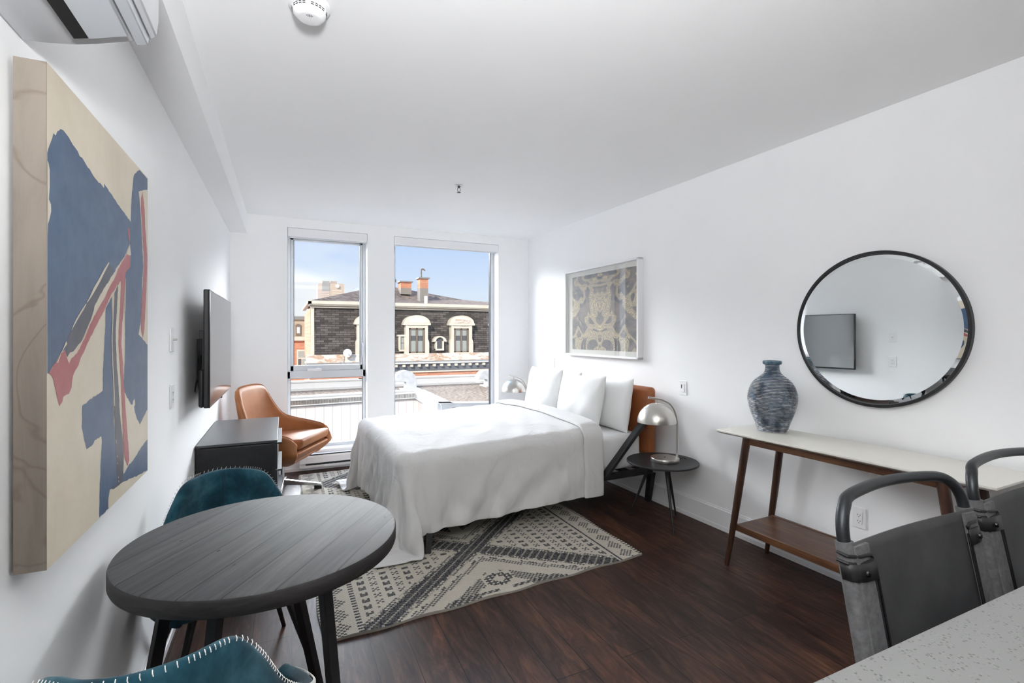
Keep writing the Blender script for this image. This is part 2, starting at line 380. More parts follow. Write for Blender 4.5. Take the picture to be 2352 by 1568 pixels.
p = wl(0, -2.628); plate('light_switch', 'white dimmer switch plate on the wall above the near bedside lamp', 'switch', (p[0], p[1], 1.0), PI/2+AL, 'switch')
p = wl(0, -3.932); plate('wall_socket', 'white power socket plate low on the wall under the console table', 'socket', (p[0], p[1], .398), PI/2+AL, 'sock')
p = wl(0, -.62); plate('wall_socket', 'white socket plate on the right wall, its top just showing above the back pillows', 'socket', (p[0], p[1], 1.10), PI/2+AL, 'sock')
# ------------------------------------------------------------------ smoke detector, sprinkler
t = empty('smoke_detector', (.085, 1.965, ZC), 0, 'round white smoke detector on the ceiling', 'smoke detector')
B().lathe([(.072,0),(.072,-.010),(.068,-.014),(.060,-.016)], 48).build('base_plate', M['plastic'], t, smooth=True)
B().lathe([(.060,-.014),(.060,-.022),(.057,-.036),(.048,-.048),(.040,-.052),(.036,-.053)], 48).build('body', M['plastic'], t, smooth=True)
s = B()
for k in range(26):
    a = k*2*PI/26
    if k % 5 == 4: continue
    for zz in (-.023, -.029):
        c, sn = math.cos(a), math.sin(a); r = .0595 if zz > -.025 else .0585
        s.bar((c*r-sn*.005, sn*r+c*.005, zz), (c*r+sn*.005, sn*r-c*.005, zz), .003, .0025)
s.build('side_vent', M['gunmetal'], t)
s = B()
for k in range(5):
    x = -.012+k*.005; hh = .006 if k in (1,2,3) else .0015
    s.box(x, x+.002, -.024-hh, -.024+hh, -.0545, -.0525)
s.build('sounder_grille', M['gunmetal'], t)
t = empty('sprinkler_head', (1.294, 3.814, ZC), 0, 'small chrome fire sprinkler hanging from the ceiling', 'sprinkler')
B().lathe([(.034,0),(.034,-.003),(.028,-.008),(.012,-.010)], 32).build('escutcheon', M['chrome'], t, smooth=True)
s = B(); s.cyl((0,0,-.008), (0,0,-.022), .009, n=12)
for q in (-1, 1): s.tube([(q*.008,0,-.02),(q*.013,0,-.03),(q*.010,0,-.045),(q*.001,0,-.055)], .0018, 6)
s.lathe([(.015,-.056),(.015,-.058)], 20); s.build('nozzle', M['gunmetal'], t)
# ------------------------------------------------------------------ air conditioner (left wall, above the painting)
t = empty('air_conditioner', (XL, 1.347, 2.03), 0, 'white wall-mounted air conditioner above the abstract painting', 'air conditioner')
prof = [(0,.0),(.045,.004),(.09,.012),(.125,.022),(.165,.036),(.19,.045),(.212,.052),(.222,.075),(.224,.12),(.222,.20),(.20,.27),(.17,.29),(0,.29)]
B().prism(prof, 'y', -.80, 0).build('body', M['ac'], t, bev=.005, smooth=True)
B().prism([(.192,.040),(.214,.046),(.216,.062),(.190,.05)], 'y', -.80, .004).build('lower_lip', M['acvane'], t, bev=.002)
B().prism([(.218,.058),(.230,.068),(.232,.085),(.234,.10),(.236,.26),(.218,.262)], 'y', -.80, .003).build('front_panel', M['ac'], t, bev=.003)
B().hexa([(.098,-.74,.004),(.122,-.74,.011),(.122,-.045,.011),(.098,-.045,.004)], [(.098,-.74,.02),(.122,-.74,.028),(.122,-.045,.028),(.098,-.045,.02)]).build('air_outlet', M['dark'], t)
B().hexa([(.118,-.74,.010),(.188,-.74,.034),(.188,-.04,.034),(.118,-.04,.010)], [(.118,-.74,.014),(.188,-.74,.039),(.188,-.04,.039),(.118,-.04,.014)]).build('vane', M['acvane'], t, bev=.002)
# ------------------------------------------------------------------ abstract painting on the left wall
PAINT=[('B',[(0.002,0.842),(0.019,0.87),(0.025,0.879),(0.031,0.892),(0.042,0.891),(0.051,0.904),(0.066,0.914),(0.082,0.917),(0.094,0.915),(0.108,0.913),(0.125,0.907),(0.143,0.903),(0.164,0.899),(0.174,0.892),(0.191,0.893),(0.216,0.885),(0.249,0.878),(0.264,0.873),(0.279,0.87),(0.305,0.866),(0.315,0.869),(0.332,0.866),(0.342,0.864),(0.346,0.865),(0.347,0.877),(0.367,0.872),(0.426,0.858),(0.483,0.847),(0.543,0.835),(0.594,0.826),(0.594,0.839),(0.599,0.881),(0.609,0.925),(0.623,0.971),(0.638,0.989),(0.669,1.007),(0.696,1.02),(0.8,1.02),(0.8,0.983),(0.685,0.946),(0.696,0.926),(0.706,0.893),(0.717,0.852),(0.725,0.809),(0.734,0.764),(0.743,0.706),(0.728,0.646),(0.723,0.6),(0.717,0.553),(0.712,0.518),(0.685,0.476),(0.734,0.462),(0.8,0.439),(0.8,0.215),(0.703,0.178),(0.685,0.191),(0.661,0.206),(0.641,0.228),(0.633,0.246),(0.643,0.251),(0.638,0.271),(0.621,0.265),(0.614,0.255),(0.601,0.256),(0.548,0.289),(0.528,0.304),(0.521,0.323),(0.525,0.354),(0.531,0.405),(0.534,0.447),(0.534,0.545),(0.533,0.644),(0.542,0.666),(0.586,0.689),(0.594,0.723),(0.582,0.753),(0.53,0.709),(0.466,0.674),(0.429,0.649),(0.392,0.626),(0.346,0.599),(0.317,0.58),(0.292,0.56),(0.273,0.547),(0.268,0.536),(0.258,0.524),(0.234,0.501),(0.202,0.472),(0.188,0.461),(0.158,0.447),(0.138,0.437),(0.118,0.435),(0.101,0.425),(0.091,0.442),(0.068,0.436),(0.041,0.416),(0.017,0.402),(0.006,0.395),(0.002,0.397)]),('B',[(0.41,0.582),(0.358,0.546),(0.353,0.481),(0.347,0.45),(0.335,0.377),(0.335,0.328),(0.314,0.324),(0.244,0.316),(0.225,0.312),(0.191,0.306),(0.187,0.256),(0.2,0.229),(0.22,0.197),(0.263,0.201),(0.276,0.209),(0.325,0.209),(0.329,0.195),(0.322,0.166),(0.317,0.122),(0.312,0.078),(0.31,0.034),(0.308,0.002),(0.381,0.002),(0.381,0.029),(0.392,0.05),(0.434,0.042),(0.512,0.039),(0.649,0.019),(0.8,0.002),(0.8,0.112),(0.706,0.097),(0.623,0.078),(0.571,0.074),(0.521,0.061),(0.466,0.078),(0.45,0.113),(0.434,0.191),(0.426,0.265),(0.419,0.351),(0.409,0.43),(0.409,0.473),(0.415,0.52)]),('G',[(0.381,0.67),(0.426,0.656),(0.392,0.626),(0.346,0.599),(0.317,0.58),(0.292,0.56),(0.273,0.547),(0.268,0.536),(0.258,0.524),(0.234,0.501),(0.202,0.472),(0.188,0.461),(0.158,0.447),(0.138,0.437),(0.118,0.435),(0.101,0.425),(0.094,0.449),(0.113,0.475),(0.151,0.498),(0.219,0.552),(0.312,0.608)]),('G',[(0.466,0.62),(0.457,0.561),(0.444,0.482),(0.446,0.448),(0.454,0.388),(0.47,0.328),(0.483,0.246),(0.511,0.164),(0.521,0.113),(0.517,0.062),(0.5,0.04),(0.429,0.042),(0.403,0.054),(0.454,0.048),(0.448,0.109),(0.438,0.19),(0.43,0.263),(0.424,0.351),(0.413,0.429),(0.411,0.473),(0.423,0.521),(0.43,0.591)]),('R',[(0.548,0.719),(0.592,0.722),(0.589,0.687),(0.543,0.664),(0.532,0.643),(0.524,0.585),(0.517,0.544),(0.504,0.503),(0.497,0.449),(0.514,0.385),(0.521,0.343),(0.534,0.28),(0.546,0.227),(0.557,0.176),(0.575,0.112),(0.577,0.089),(0.56,0.074),(0.534,0.099),(0.525,0.122),(0.514,0.176),(0.504,0.263),(0.494,0.325),(0.483,0.387),(0.47,0.448),(0.474,0.492),(0.483,0.543),(0.494,0.614),(0.49,0.632),(0.48,0.627),(0.416,0.593),(0.375,0.562),(0.335,0.532),(0.304,0.511),(0.263,0.481),(0.23,0.458),(0.207,0.439),(0.18,0.42),(0.166,0.403),(0.134,0.381),(0.126,0.356),(0.11,0.343),(0.08,0.34),(0.075,0.33),(0.06,0.323),(0.05,0.341),(0.036,0.368),(0.027,0.386),(0.008,0.396),(0.024,0.407),(0.041,0.416),(0.068,0.435),(0.091,0.442),(0.098,0.426),(0.112,0.41),(0.126,0.422),(0.158,0.432),(0.18,0.448),(0.189,0.454),(0.225,0.485),(0.263,0.515),(0.318,0.553),(0.358,0.578),(0.392,0.607),(0.434,0.634),(0.466,0.664),(0.528,0.704)]),('R',[(0.734,0.957),(0.751,0.925),(0.763,0.891),(0.771,0.834),(0.78,0.812),(0.798,0.738),(0.79,0.664),(0.774,0.579),(0.757,0.495),(0.739,0.462),(0.716,0.495),(0.717,0.576),(0.743,0.66),(0.751,0.731),(0.734,0.811),(0.723,0.853),(0.716,0.882),(0.712,0.929)]),('R',[(0.559,0.801),(0.58,0.804),(0.587,0.773),(0.58,0.761),(0.568,0.774)]),('C',[(0.002,0.826),(0.006,0.823),(0.012,0.81),(0.012,0.775),(0.008,0.749),(0.018,0.741),(0.019,0.727),(0.01,0.708),(0.004,0.698),(0.002,0.67)]),('C',[(0.383,0.673),(0.387,0.67),(0.346,0.639),(0.315,0.614),(0.276,0.586),(0.249,0.568),(0.222,0.552),(0.219,0.554),(0.24,0.569),(0.264,0.591),(0.305,0.619),(0.346,0.65)]),('C',[(0.213,0.55),(0.216,0.548),(0.196,0.533),(0.185,0.526),(0.164,0.512),(0.14,0.495),(0.128,0.486),(0.124,0.484),(0.133,0.495),(0.153,0.512),(0.18,0.53)]),('C',[(0.095,0.461),(0.1,0.454),(0.084,0.445),(0.068,0.434),(0.053,0.416),(0.046,0.415),(0.059,0.429),(0.077,0.444)]),('C',[(0.582,0.756),(0.594,0.723),(0.548,0.719),(0.566,0.736)]),('C',[(0.424,0.593),(0.43,0.593),(0.421,0.52),(0.413,0.473),(0.414,0.429),(0.425,0.352),(0.432,0.314),(0.436,0.274),(0.43,0.275),(0.419,0.351),(0.407,0.43),(0.405,0.473),(0.415,0.52)]),('C',[(0.442,0.177),(0.447,0.176),(0.45,0.167),(0.446,0.166)]),('C',[(0.454,0.13),(0.459,0.129),(0.459,0.124),(0.454,0.125)]),('C',[(0.456,0.109),(0.461,0.108),(0.461,0.104),(0.456,0.106)]),('C',[(0.463,0.068),(0.469,0.066),(0.469,0.061),(0.464,0.063)]),('C',[(0.465,0.056),(0.471,0.054),(0.472,0.049),(0.466,0.051)]),('C',[(0.534,0.648),(0.537,0.643),(0.534,0.545),(0.527,0.545),(0.53,0.617)])]
t = empty('abstract_painting', (XL, 1.29, .947), 0, 'large unframed abstract painting in blue, cream and red on the left wall', 'painting')
B().box(.008, .0585, 0, .804, 0, 1.024).build('wooden_panel', M['maple'], t)
B().box(0, .008, .05, .75, .05, .97).build('hanging_cleat', M['dark'], t)
rnd = random.Random(3)
b = B(); b.cur = 0; b.add([(.0590,0,0),(.0590,.804,0),(.0590,.804,1.024),(.0590,0,1.024)], [(0,1,2,3)])
for k, (c, poly) in enumerate(PAINT):
    b.cur = 'CBGR'.index(c); x = .0592+k*.00006
    if len(poly) > 14:          # ragged brush edge
        out = []
        for i in range(len(poly)):
            p, q = poly[i], poly[(i+1) % len(poly)]; out.append(p)
            d = math.hypot(q[0]-p[0], q[1]-p[1]); nn = int(d/.009)
            on = min(p[0], q[0]) > .79 or max(p[0], q[0]) < .01 or min(p[1], q[1]) > 1.015
            for j in range(1, nn):
                tt = j/nn; s = 0 if on else .0016
                out.append((min(max(p[0]+(q[0]-p[0])*tt+rnd.uniform(-s, s), .0), .804), p[1]+(q[1]-p[1])*tt+rnd.uniform(-s, s)))
        poly = out
    b.add([(x, y, z) for y, z in poly], [tuple(range(len(poly)))])
o = b.build('painted_canvas', [M['pC'], M['pB'], M['pG'], M['pR']], t, fixn=False)
# make all canvas faces look into the room
bm = bmesh.new(); bm.from_mesh(o.data)
for f in bm.faces:
    f.normal_update()
    if f.normal.x < 0: f.normal_flip()
bmesh.ops.triangulate(bm, faces=bm.faces[:]); bm.to_mesh(o.data); bm.free()
# ------------------------------------------------------------------ television
t = empty('television', (-.375, 3.15, 1.019), 0, 'flat black television on a bracket, its screen facing the bed', 'television')
TW, TV = 1.17, .655
B().box(-.028, -.001, 0, TW, 0, TV).build('back_case', M['black'], t, bev=.006)
B().box(-.055, -.026, .02, TW-.02, .0, TV*.32).build('rear_housing', M['black'], t, bev=.012)
B().box(-.004, .003, 0, TW, 0, TV).build('bezel', M['blackgloss'], t, bev=.002)
B().box(.0026, .0036, .010, TW-.010, .018, TV-.008).build('screen', M['screen'], t)
B().box(-.02, .004, TW/2-.02, TW/2+.02, -.010, .004).build('sensor', M['blackgloss'], t, bev=.003)
for y in (.25, .80):
    B().box(-.068, -.050, y, y+.03, .07, .43).box(-.080, -.050, y-.006, y+.036, .38, .43).build('mounting_rail', M['black'], t, bev=.002)
B().box(-.114, -.106, .38, .72, .12, .38).build('wall_bracket', M['black'], t, bev=.002)
B().bar((-.11,.46,.25), (-.07,.70,.25), .016, .05).build('bracket_arm', M['black'], t)
for pts in ([(-.055,.22,.20),(-.085,.19,.13),(-.10,.24,.07),(-.108,.33,.11),(-.109,.42,.15)], [(-.055,.30,.17),(-.07,.26,.09),(-.085,.30,.05),(-.105,.40,.13)]):
    B().tube(bez(pts), .004, 8).build('cable', M['black'], t, smooth=True)
# ------------------------------------------------------------------ rug
def rug_colour(u, v):            # u across 0..1.95, v along 0..2.98 -> 0 cream .. 1 charcoal
    q = .0135
    iu = math.floor(u/q); iv = math.floor(v/q); uu = (iu+.5)*q; vv = (iv+.5)*q
    du = min(uu, 1.95-uu); c = abs(uu-.975)
    if du < .16:
        ph = (vv % .13)/.13; w = .055*(1-abs(2*ph-1)); m = abs(du-.085)
        return .85 if (m < w and (iu+iv) % 2 == 0) or (du < .018 and iv % 2) else 0.
    if du < .19: return .95 if du > .168 and du < .186 and iv % 2 == 0 or (du > .172 and du < .18) else .05
    # diamond lattice
    s1 = ((vv-.60)/.81-c)/1.6; s2 = ((vv-.60)/.81+c)/1.6
    d1 = abs(s1-round(s1)); d2 = abs(s2-round(s2)); d = min(d1, d2)
    if d < .056: return .95 if (iu*3+iv*2) % 5 != 0 else .40
    if d < .064: return .6 if iv % 3 == 0 else .0
    if d < .078: return .85 if (iu+iv) % 2 == 0 else .3
    if d < .098: return 0.
    # centre diamonds carry motifs, outer triangles carry crosses
    a = ((vv-.60)/.81)/1.6; sv = (a-.5-round(a-.5))*1.6; cell = abs(sv); inner = cell+c
    if c < .62 and inner < .62:
        if inner > .56: return .8 if (iu+iv) % 2 == 0 else .1
        if inner > .50: return 0.
        if c < .095 and .16 < sv < .34:
            q_ = math.hypot(c/.085, (sv-.25)/.085)
            return .9 if (.45 < q_ < 1. and (iu % 2 or iv % 2)) else 0.
        if c < .04: return 0.
        if sv < .12 and .06 < inner < .45 and not (c < .16 and -.05 < sv < .10): return .92 if (iu*2+iv) % 3 else .35
        if .12 <= sv and .30 < inner < .42: return .85 if (iu+iv) % 2 == 0 else .3
        if inner < .10: return .9 if inner > .045 else 0.
        return 0.
    # little crosses
    cu = (uu/.0675) % 1; cv = ((vv/.0675)+(.5 if int(uu/.0675) % 2 else 0)) % 1
    x, y = abs(cu-.5), abs(cv-.5)
    return .85 if (x < .30 and y < .30 and (abs(x-y) < .16)) else 0.
RC = [(.161,2.396), (2.096,2.51), (2.125,5.47), (.132,5.385)]
nu, nv = 289, 442
P = np.array(RC)
uu = np.linspace(0, 1, nu+1); vv = np.linspace(0, 1, nv+1); U, V = np.meshgrid(uu, vv, indexing='ij')
xy = ((1-U)*(1-V))[..., None]*P[0]+(U*(1-V))[..., None]*P[1]+(U*V)[..., None]*P[2]+((1-U)*V)[..., None]*P[3]
wob = .006*np.sin(V*37+1)*(U < .001)+.006*np.sin(V*31)*(U > .999); wob2 = .006*np.sin(U*33)*(V < .001)
xy[..., 0] += wob; xy[..., 1] += wob2
rz_ = np.full(U.shape, .011)+.0012*((np.arange(nu+1)[:, None]+np.arange(nv+1)[None, :]) % 2)
rz_ += .004*np.exp(-((V)/.01)**2)*np.sin(U*18)**2
verts = np.concatenate([xy, rz_[..., None]], -1).reshape(-1, 3)
idx = np.arange((nu+1)*(nv+1)).reshape(nu+1, nv+1)
quads = np.stack([idx[:-1, :-1], idx[1:, :-1], idx[1:, 1:], idx[:-1, 1:]], -1).reshape(-1, 4)
ring = list(idx[:, 0])+list(idx[-1, 1:])+list(idx[::-1, -1][1:])+list(idx[0, ::-1][1:-1])
vl = verts.tolist(); k0 = len(vl); vl += [[vl[i][0], vl[i][1], .0] for i in ring]
fl = quads.tolist(); nR = len(ring); fl += [[k0+i, k0+(i+1) % nR, ring[(i+1) % nR], ring[i]] for i in range(nR)]
t = empty('patterned_rug', (0, 0, 0), 0, 'cream rug with charcoal diamond pattern lying under the bed', 'rug')
me = bpy.data.meshes.new('rug'); me.from_pydata(vl, [], fl); me.update()
ca_ = me.color_attributes.new('dye', 'FLOAT_COLOR', 'CORNER')
rndu = np.random.RandomState(5)
cols = np.zeros((len(me.loops), 4), np.float32); cols[:, 3] = 1
fv = []
for i in range(nu):
    for j in range(nv):
        fv.append(rug_colour((i+.5)/nu*1.95, (j+.5)/nv*2.98))
fv = np.array(fv); fv = np.clip(fv*rndu.uniform(.75, 1.1, len(fv))+rndu.uniform(0, .10, len(fv)), 0, 1)
cols[:len(fv)*4, :3] = np.repeat(fv, 4)[:, None]; cols[len(fv)*4:, :3] = .45
ca_.data.foreach_set('color', cols.ravel())
m = M['rug'] = mat('woven_wool', (.6,.57,.5), .95, spec=.1)
at = N(m, 'ShaderNodeAttribute'); at.attribute_name = 'dye'
setc(m, mixc(m, at.outputs['Fac'], (.56,.525,.45), (.040,.042,.050)))
v = coords(m, (1,1,1)); w = N(m, 'ShaderNodeTexWave', wave_type='BANDS', bands_direction='Y'); w.inputs['Scale'].default_value = 36; w.inputs['Distortion'].default_value = .6
L(m, v, w.inputs['Vector']); bump(m, w.outputs['Fac'], .5, .004)
me.materials.append(m); o = bpy.data.objects.new('rug', me); COL.objects.link(o)
COL.objects.unlink(t); bpy.data.objects.remove(t); o.name = 'patterned_rug'
tag(o, 'cream rug with charcoal diamond pattern lying under the bed', 'rug')
# ------------------------------------------------------------------ bed (right-wall frame, head to the wall)
bed = empty('bed', (*wl(-.12, -1.6), 0), AL, 'bed with black metal frame and tan leather headboard against the right wall', 'bed')
OY = -1.6; OX = -.12
def R(x, y): return (x-OX, y-OY)
hx0, hx1 = -.165-OX, -.085-OX
b = B(); b.box(hx0, hx1, -2.42-OY, -.74-OY, .43, .99)
b.build('headboard', M['tandark'], bed, bev=.034, seg=5)
for y in (-2.37, -.79):
    B().box(-2.12-OX, -.10-OX, y-.02-OY, y+.02-OY, .270, .318).build('side_rail', M['black'], bed, bev=.003)
for x in (-2.12, -.14): B().box(x-OX, x+.04-OX, -2.35-OY, -.81-OY, .27, .318).build('end_rail', M['black'], bed, bev=.003)
for k in range(9): x = -2.0+k*.23; B().box(x-OX, x+.07-OX, -2.35-OY, -.81-OY, .302, .320).build('slat', M['black'], bed)
for y in (-2.385, -.775):
    B().bar((-.60-OX, y-OY, .30), (-.105-OX, y-OY, .80), .03, .062, (0,1,0)).build('brace', M['black'], bed, bev=.003)
for x0, x1, y0, y1 in ((-.10, -.075, -2.37, -2.30), (-.10, -.075, -.79, -.86), (-2.00, -2.05, -2.34, -2.44), (-2.00, -2.05, -.82, -.72)):
    q = B(); w = .026
    q.hexa([(x1-OX+a*w*.8, y1-OY+c*w*.8, .012) for a, c in ((-1,-1),(1,-1),(1,1),(-1,1))], [(x0-OX+a*w, y0-OY+c*w, .275) for a, c in ((-1,-1),(1,-1),(1,1),(-1,1))])
    q.build('leg', M['black'], bed, bev=.003)
mt = B().box(-1.0, 1.0, -.755, .755, 0, .285).build('mattress', M['sheet'], None, bev=.045, seg=5, loc=(*wl(-1.175, -1.58), .321), rz=AL)
tag(mt, 'white mattress in a fitted sheet lying on the black bed frame', 'mattress')
# duvet: cloth relaxed over the mattress
def drape():
    h = .027; ox0 = -2.205; hx = -.60                      # foot edge of the bed, head edge of the duvet
    over = .462; y0, y1 = -2.385, -.775
    nx = int(round((hx-(ox0-over))/h))+1; ny = int(round((y1-y0+2*over)/h))+1
    X = np.linspace(ox0-over, hx, nx); Y = np.linspace(y0-over, y1+over, ny)
    GX, GY = np.meshgrid(X, Y, indexing='ij'); h1 = X[1]-X[0]; h2 = Y[1]-Y[0]
    p = np.stack([GX, GY, np.full(GX.shape, .70)], -1)
    rs = np.random.RandomState(11); p[..., 2] += rs.uniform(-.004, .004, GX.shape); prev = p.copy()
    cx = (ox0+1.0)/2+.5; 
    lo = np.array([ox0+.05, y0+.05]); hi = np.array([.4, y1-.05]); r = .05
    hd = math.hypot(h1, h2)
    lf = np.zeros((nx, ny))
    for q in range(14):
        kx, ky = rs.uniform(2, 10), rs.uniform(2, 10); lf += np.sin(GX*kx*rs.choice([-1, 1])+GY*ky+rs.uniform(0, 6))/14**.5
    cA = np.clip((ox0-GX)/over, 0, 1); cB = np.maximum(np.clip((y0-GY)/over, 0, 1), np.clip((GY-y1)/over, 0, 1))
    cc = np.clip(np.minimum(cA, cB)*1.6, 0, 1)
    s1 = (1+.020*lf)*(1-.17*cc); s2 = (1+.020*np.roll(lf, 17, 1))*(1-.17*cc)
    def con(a, b, L0, k, only_stretch=False):
        if isinstance(L0, tuple): L0 = (L0[0][a]*L0[1])[..., None]
        A = p[a]; Bb = p[b]; d = Bb-A; ln = np.sqrt((d*d).sum(-1, keepdims=True))+1e-9
        c = (ln-L0)/ln*.5*k
        if only_stretch: c = np.where(ln > L0, c, c*.15)
        p[a] = A+d*c; p[b] = Bb-d*c
    S = slice
    def pass_(st_):
        for par in (0, 1):
            n = (nx-par)//2*2; 
            i0 = np.arange(par, nx-1, 2); con(np.ix_(i0, np.arange(ny)), np.ix_(i0+1, np.arange(ny)), (s1, h1), 1., True)
            j0 = np.arange(par, ny-1, 2); con(np.ix_(np.arange(nx), j0), np.ix_(np.arange(nx), j0+1), (s2, h2), 1., True)
        for par in (0, 1):
            i0 = np.arange(par, nx-1, 2)
            for q in (0, 1):
                j0 = np.arange(q, ny-1, 2)
                con(np.ix_(i0, j0), np.ix_(i0+1, j0+1), hd, .03); con(np.ix_(i0+1, j0), np.ix_(i0, j0+1), hd, .03)
        for q in range(4):
            i0 = np.arange(q, nx-2, 4); j0 = np.arange(q, ny-2, 4)
            con(np.ix_(i0, np.arange(ny)), np.ix_(i0+2, np.arange(ny)), 2*h1, .03)
            con(np.ix_(np.arange(nx), j0), np.ix_(np.arange(nx), j0+2), 2*h2, .03)
        for q in range(8):
            i0 = np.arange(q, nx-4, 8); j0 = np.arange(q, ny-4, 8)
            con(np.ix_(i0, np.arange(ny)), np.ix_(i0+4, np.arange(ny)), 4*h1, .0)
            con(np.ix_(np.arange(nx), j0), np.ix_(np.arange(nx), j0+4), 4*h2, .0)
    def collide():
        x, y, z = p[..., 0], p[..., 1], p[..., 2]
        ztop = .618+.060*np.clip((x+2.1)/1.5, 0, 1)+.022*np.clip(1-((y+1.58)/.80)**2, 0, 1)
        # rounded box
        qx = np.clip(x, lo[0], hi[0]); qy = np.clip(y, lo[1], hi[1]); qz = np.minimum(z, ztop-r)
        dx, dy, dz = x-qx, y-qy, z-qz; d = np.sqrt(dx*dx+dy*dy+dz*dz)
        rr = r+.012; hit = d < rr
        inside = d < 1e-6
        dn = np.where(d < 1e-6, 1, d); s = rr/dn
        p[..., 0] = np.where(hit & ~inside, qx+dx*s, x); p[..., 1] = np.where(hit & ~inside, qy+dy*s, y); p[..., 2] = np.where(hit & ~inside, qz+dz*s, z)
        if inside.any(): p[..., 2] = np.where(inside, ztop+.012, p[..., 2])
        p[..., 2] = np.maximum(p[..., 2], .020)
        return hit
    pin = p[-1].copy()
    for it in range(300):
        vel = (p-prev)*.965; prev = p.copy(); p += vel; p[..., 2] -= .00035
        for k in range(9):
            pass_(k); 
            if k % 3 == 2: collide()
        hit = collide()
        # friction on top
        top = hit & (p[..., 0] > lo[0]) & (p[..., 1] > lo[1]) & (p[..., 1] < hi[1])
        f = np.where(top, 1.0, 0.)[..., None]; p[..., :2] = p[..., :2]*(1-f)+prev[..., :2]*f
    return p, nx, ny
CP, nx, ny = drape()
dv = empty('duvet', (*wl(-1.3, -1.58), .62), AL, 'white cotton duvet spread over the bed, corners hanging to the rug', 'duvet')
C0 = np.array([-1.3, -1.58, .62])
def gridmesh(P_, name, par, solid, off=-1, sub=1, mat_=M['duvet']):
    a, b_ = P_.shape[:2]; ii = np.arange(a*b_).reshape(a, b_)
    f = np.stack([ii[:-1, :-1], ii[1:, :-1], ii[1:, 1:], ii[:-1, 1:]], -1).reshape(-1, 4)
    me = bpy.data.meshes.new(name); me.from_pydata((P_-C0).reshape(-1, 3).tolist(), [], f.tolist()); me.update()
    me.materials.append(mat_); me.polygons.foreach_set('use_smooth', [True]*len(me.polygons))
    o = bpy.data.objects.new(name, me); COL.objects.link(o); o.parent = par
    d = o.modifiers.new('solid', 'SOLIDIFY'); d.thickness = solid; d.offset = off
    d = o.modifiers.new('sub', 'SUBSURF'); d.levels = sub; d.render_levels = sub
    return o
_e1 = np.gradient(CP, axis=0); _e2 = np.gradient(CP, axis=1); _n = np.cross(_e1, _e2); _n /= np.linalg.norm(_n, axis=-1, keepdims=True)+1e-9
_x, _y, _z = CP[..., 0], CP[..., 1], CP[..., 2]; _s = np.where(_x < -2.2, _y*1.0, _x)
_w = np.clip((.60-_z)/.45, 0, 1); _t = .60-_z
_d = .0075*np.sin(15*_s+11*_t+1.6*np.sin(4.3*_s+1)+1.1*np.sin(7*_t+2*_s))*np.clip(_w*1.5, 0, 1)
_d += .0045*np.sin(33*_s-19*_t+2.2*np.sin(6*_s+3*_t))*np.clip(_w*1.3-.25, 0, 1)+.0022*np.sin(62*_s+24*_t+2*np.sin(9*_s))*_w
_d += .0014*np.sin(9*_x+7*_y+1.5*np.sin(5*_y+2*_x))*np.clip((_z-.60)/.03, 0, 1)+.002*np.sin(21*_x-13*_y+2*np.sin(6*_x))*np.clip((_z-.60)/.03, 0, 1)
_d *= np.clip((np.arange(nx)[::-1]-2)/8., 0, 1)[:, None]
CP = CP+_n*(_d*1.7+.006)[..., None]; CP[..., 2] = np.maximum(CP[..., 2], .018)
gridmesh(CP, 'cover', dv, .014, off=1, sub=2)
# turned-back strip along the head edge
nb = 6
e1 = np.gradient(CP, axis=0); e2 = np.gradient(CP, axis=1); nn = np.cross(e1, e2); nn /= np.linalg.norm(nn, axis=-1, keepdims=True)+1e-9
strip = CP[-nb:]+nn[-nb:]*.030
last = strip[-1]+(e1[-1]*.5); down = CP[-1]+e1[-1]*.5+nn[-1]*.004
first = CP[-nb]+nn[-nb]*.016-e1[-nb]*.15
gridmesh(np.concatenate([first[None], strip, last[None], down[None]]), 'turned_back_edge', dv, .016, off=1, sub=2)
# pillows
def pillow(name, lab, lx, ly, rz, lean, w=.66, h=.47, tk=.165, seed=0, z0=.60, grp=None):
    rp = random.Random(seed); a1, a2, a3 = [rp.uniform(0, 6) for _ in range(3)]
    b = B()
    def F(sgn):
        def fn(i, j):
            u = i*2-1; v = j*2-1
            e = max(0, (1-abs(u)**2.6))**.55*max(0, (1-abs(v)**2.6))**.55
            pinch = 1-.055*(1-abs(v)**2)*abs(u)**3; pin2 = 1-.05*(1-abs(u)**2)*abs(v)**3
            x = sgn*(tk/2)*e*(1+.06*math.sin(4*u+a1)*math.cos(3*v+a2)+.03*math.sin(9*u+5*v+a3))
            sag = -.035*math.cos(u*1.3)*(1 if v > 0 else 0)*abs(v)**4*.4
            return (x, u*w/2*pinch, h/2+v*h/2*pin2+sag)
        return fn
    b.grid(F(1), 33, 27); b.grid(F(-1), 33, 27)
    o = b.build(name, M['pillow'], None, smooth=True, fixn=False)
    bm = bmesh.new(); bm.from_mesh(o.data); bmesh.ops.remove_doubles(bm, verts=bm.verts, dist=.0008); bmesh.ops.recalc_face_normals(bm, faces=bm.faces)
    bm.to_mesh(o.data); bm.free(); o.data.polygons.foreach_set('use_smooth', [True]*len(o.data.polygons))
    d = o.modifiers.new('sub', 'SUBSURF'); d.levels = 1; d.render_levels = 1
    o.location = (*wl(lx, ly), z0); o.rotation_euler = (0, lean, AL+rz)
    tag(o, lab, 'pillow', grp)
    return o
g = 'white bed pillows'
pillow('pillow', 'white pillow nearest the camera in the back row, against the tan headboard', -.305, -1.985, 0, .16, seed=1, grp=g, h=.475)
pillow('pillow', 'white back-row pillow nearer the windows, mostly hidden by the front pillows', -.305, -1.235, 0, .14, seed=2, grp=g, h=.475)
pillow('pillow', 'white pillow in the front row nearer the camera, standing on the turned-back duvet', -.475, -1.80, .03, .20, seed=3, grp=g, h=.475, tk=.18, z0=.615)
pillow('pillow', 'white pillow in the front row nearer the windows', -.475, -1.12, -.02, .20, seed=4, grp=g, h=.49, tk=.18, z0=.615)
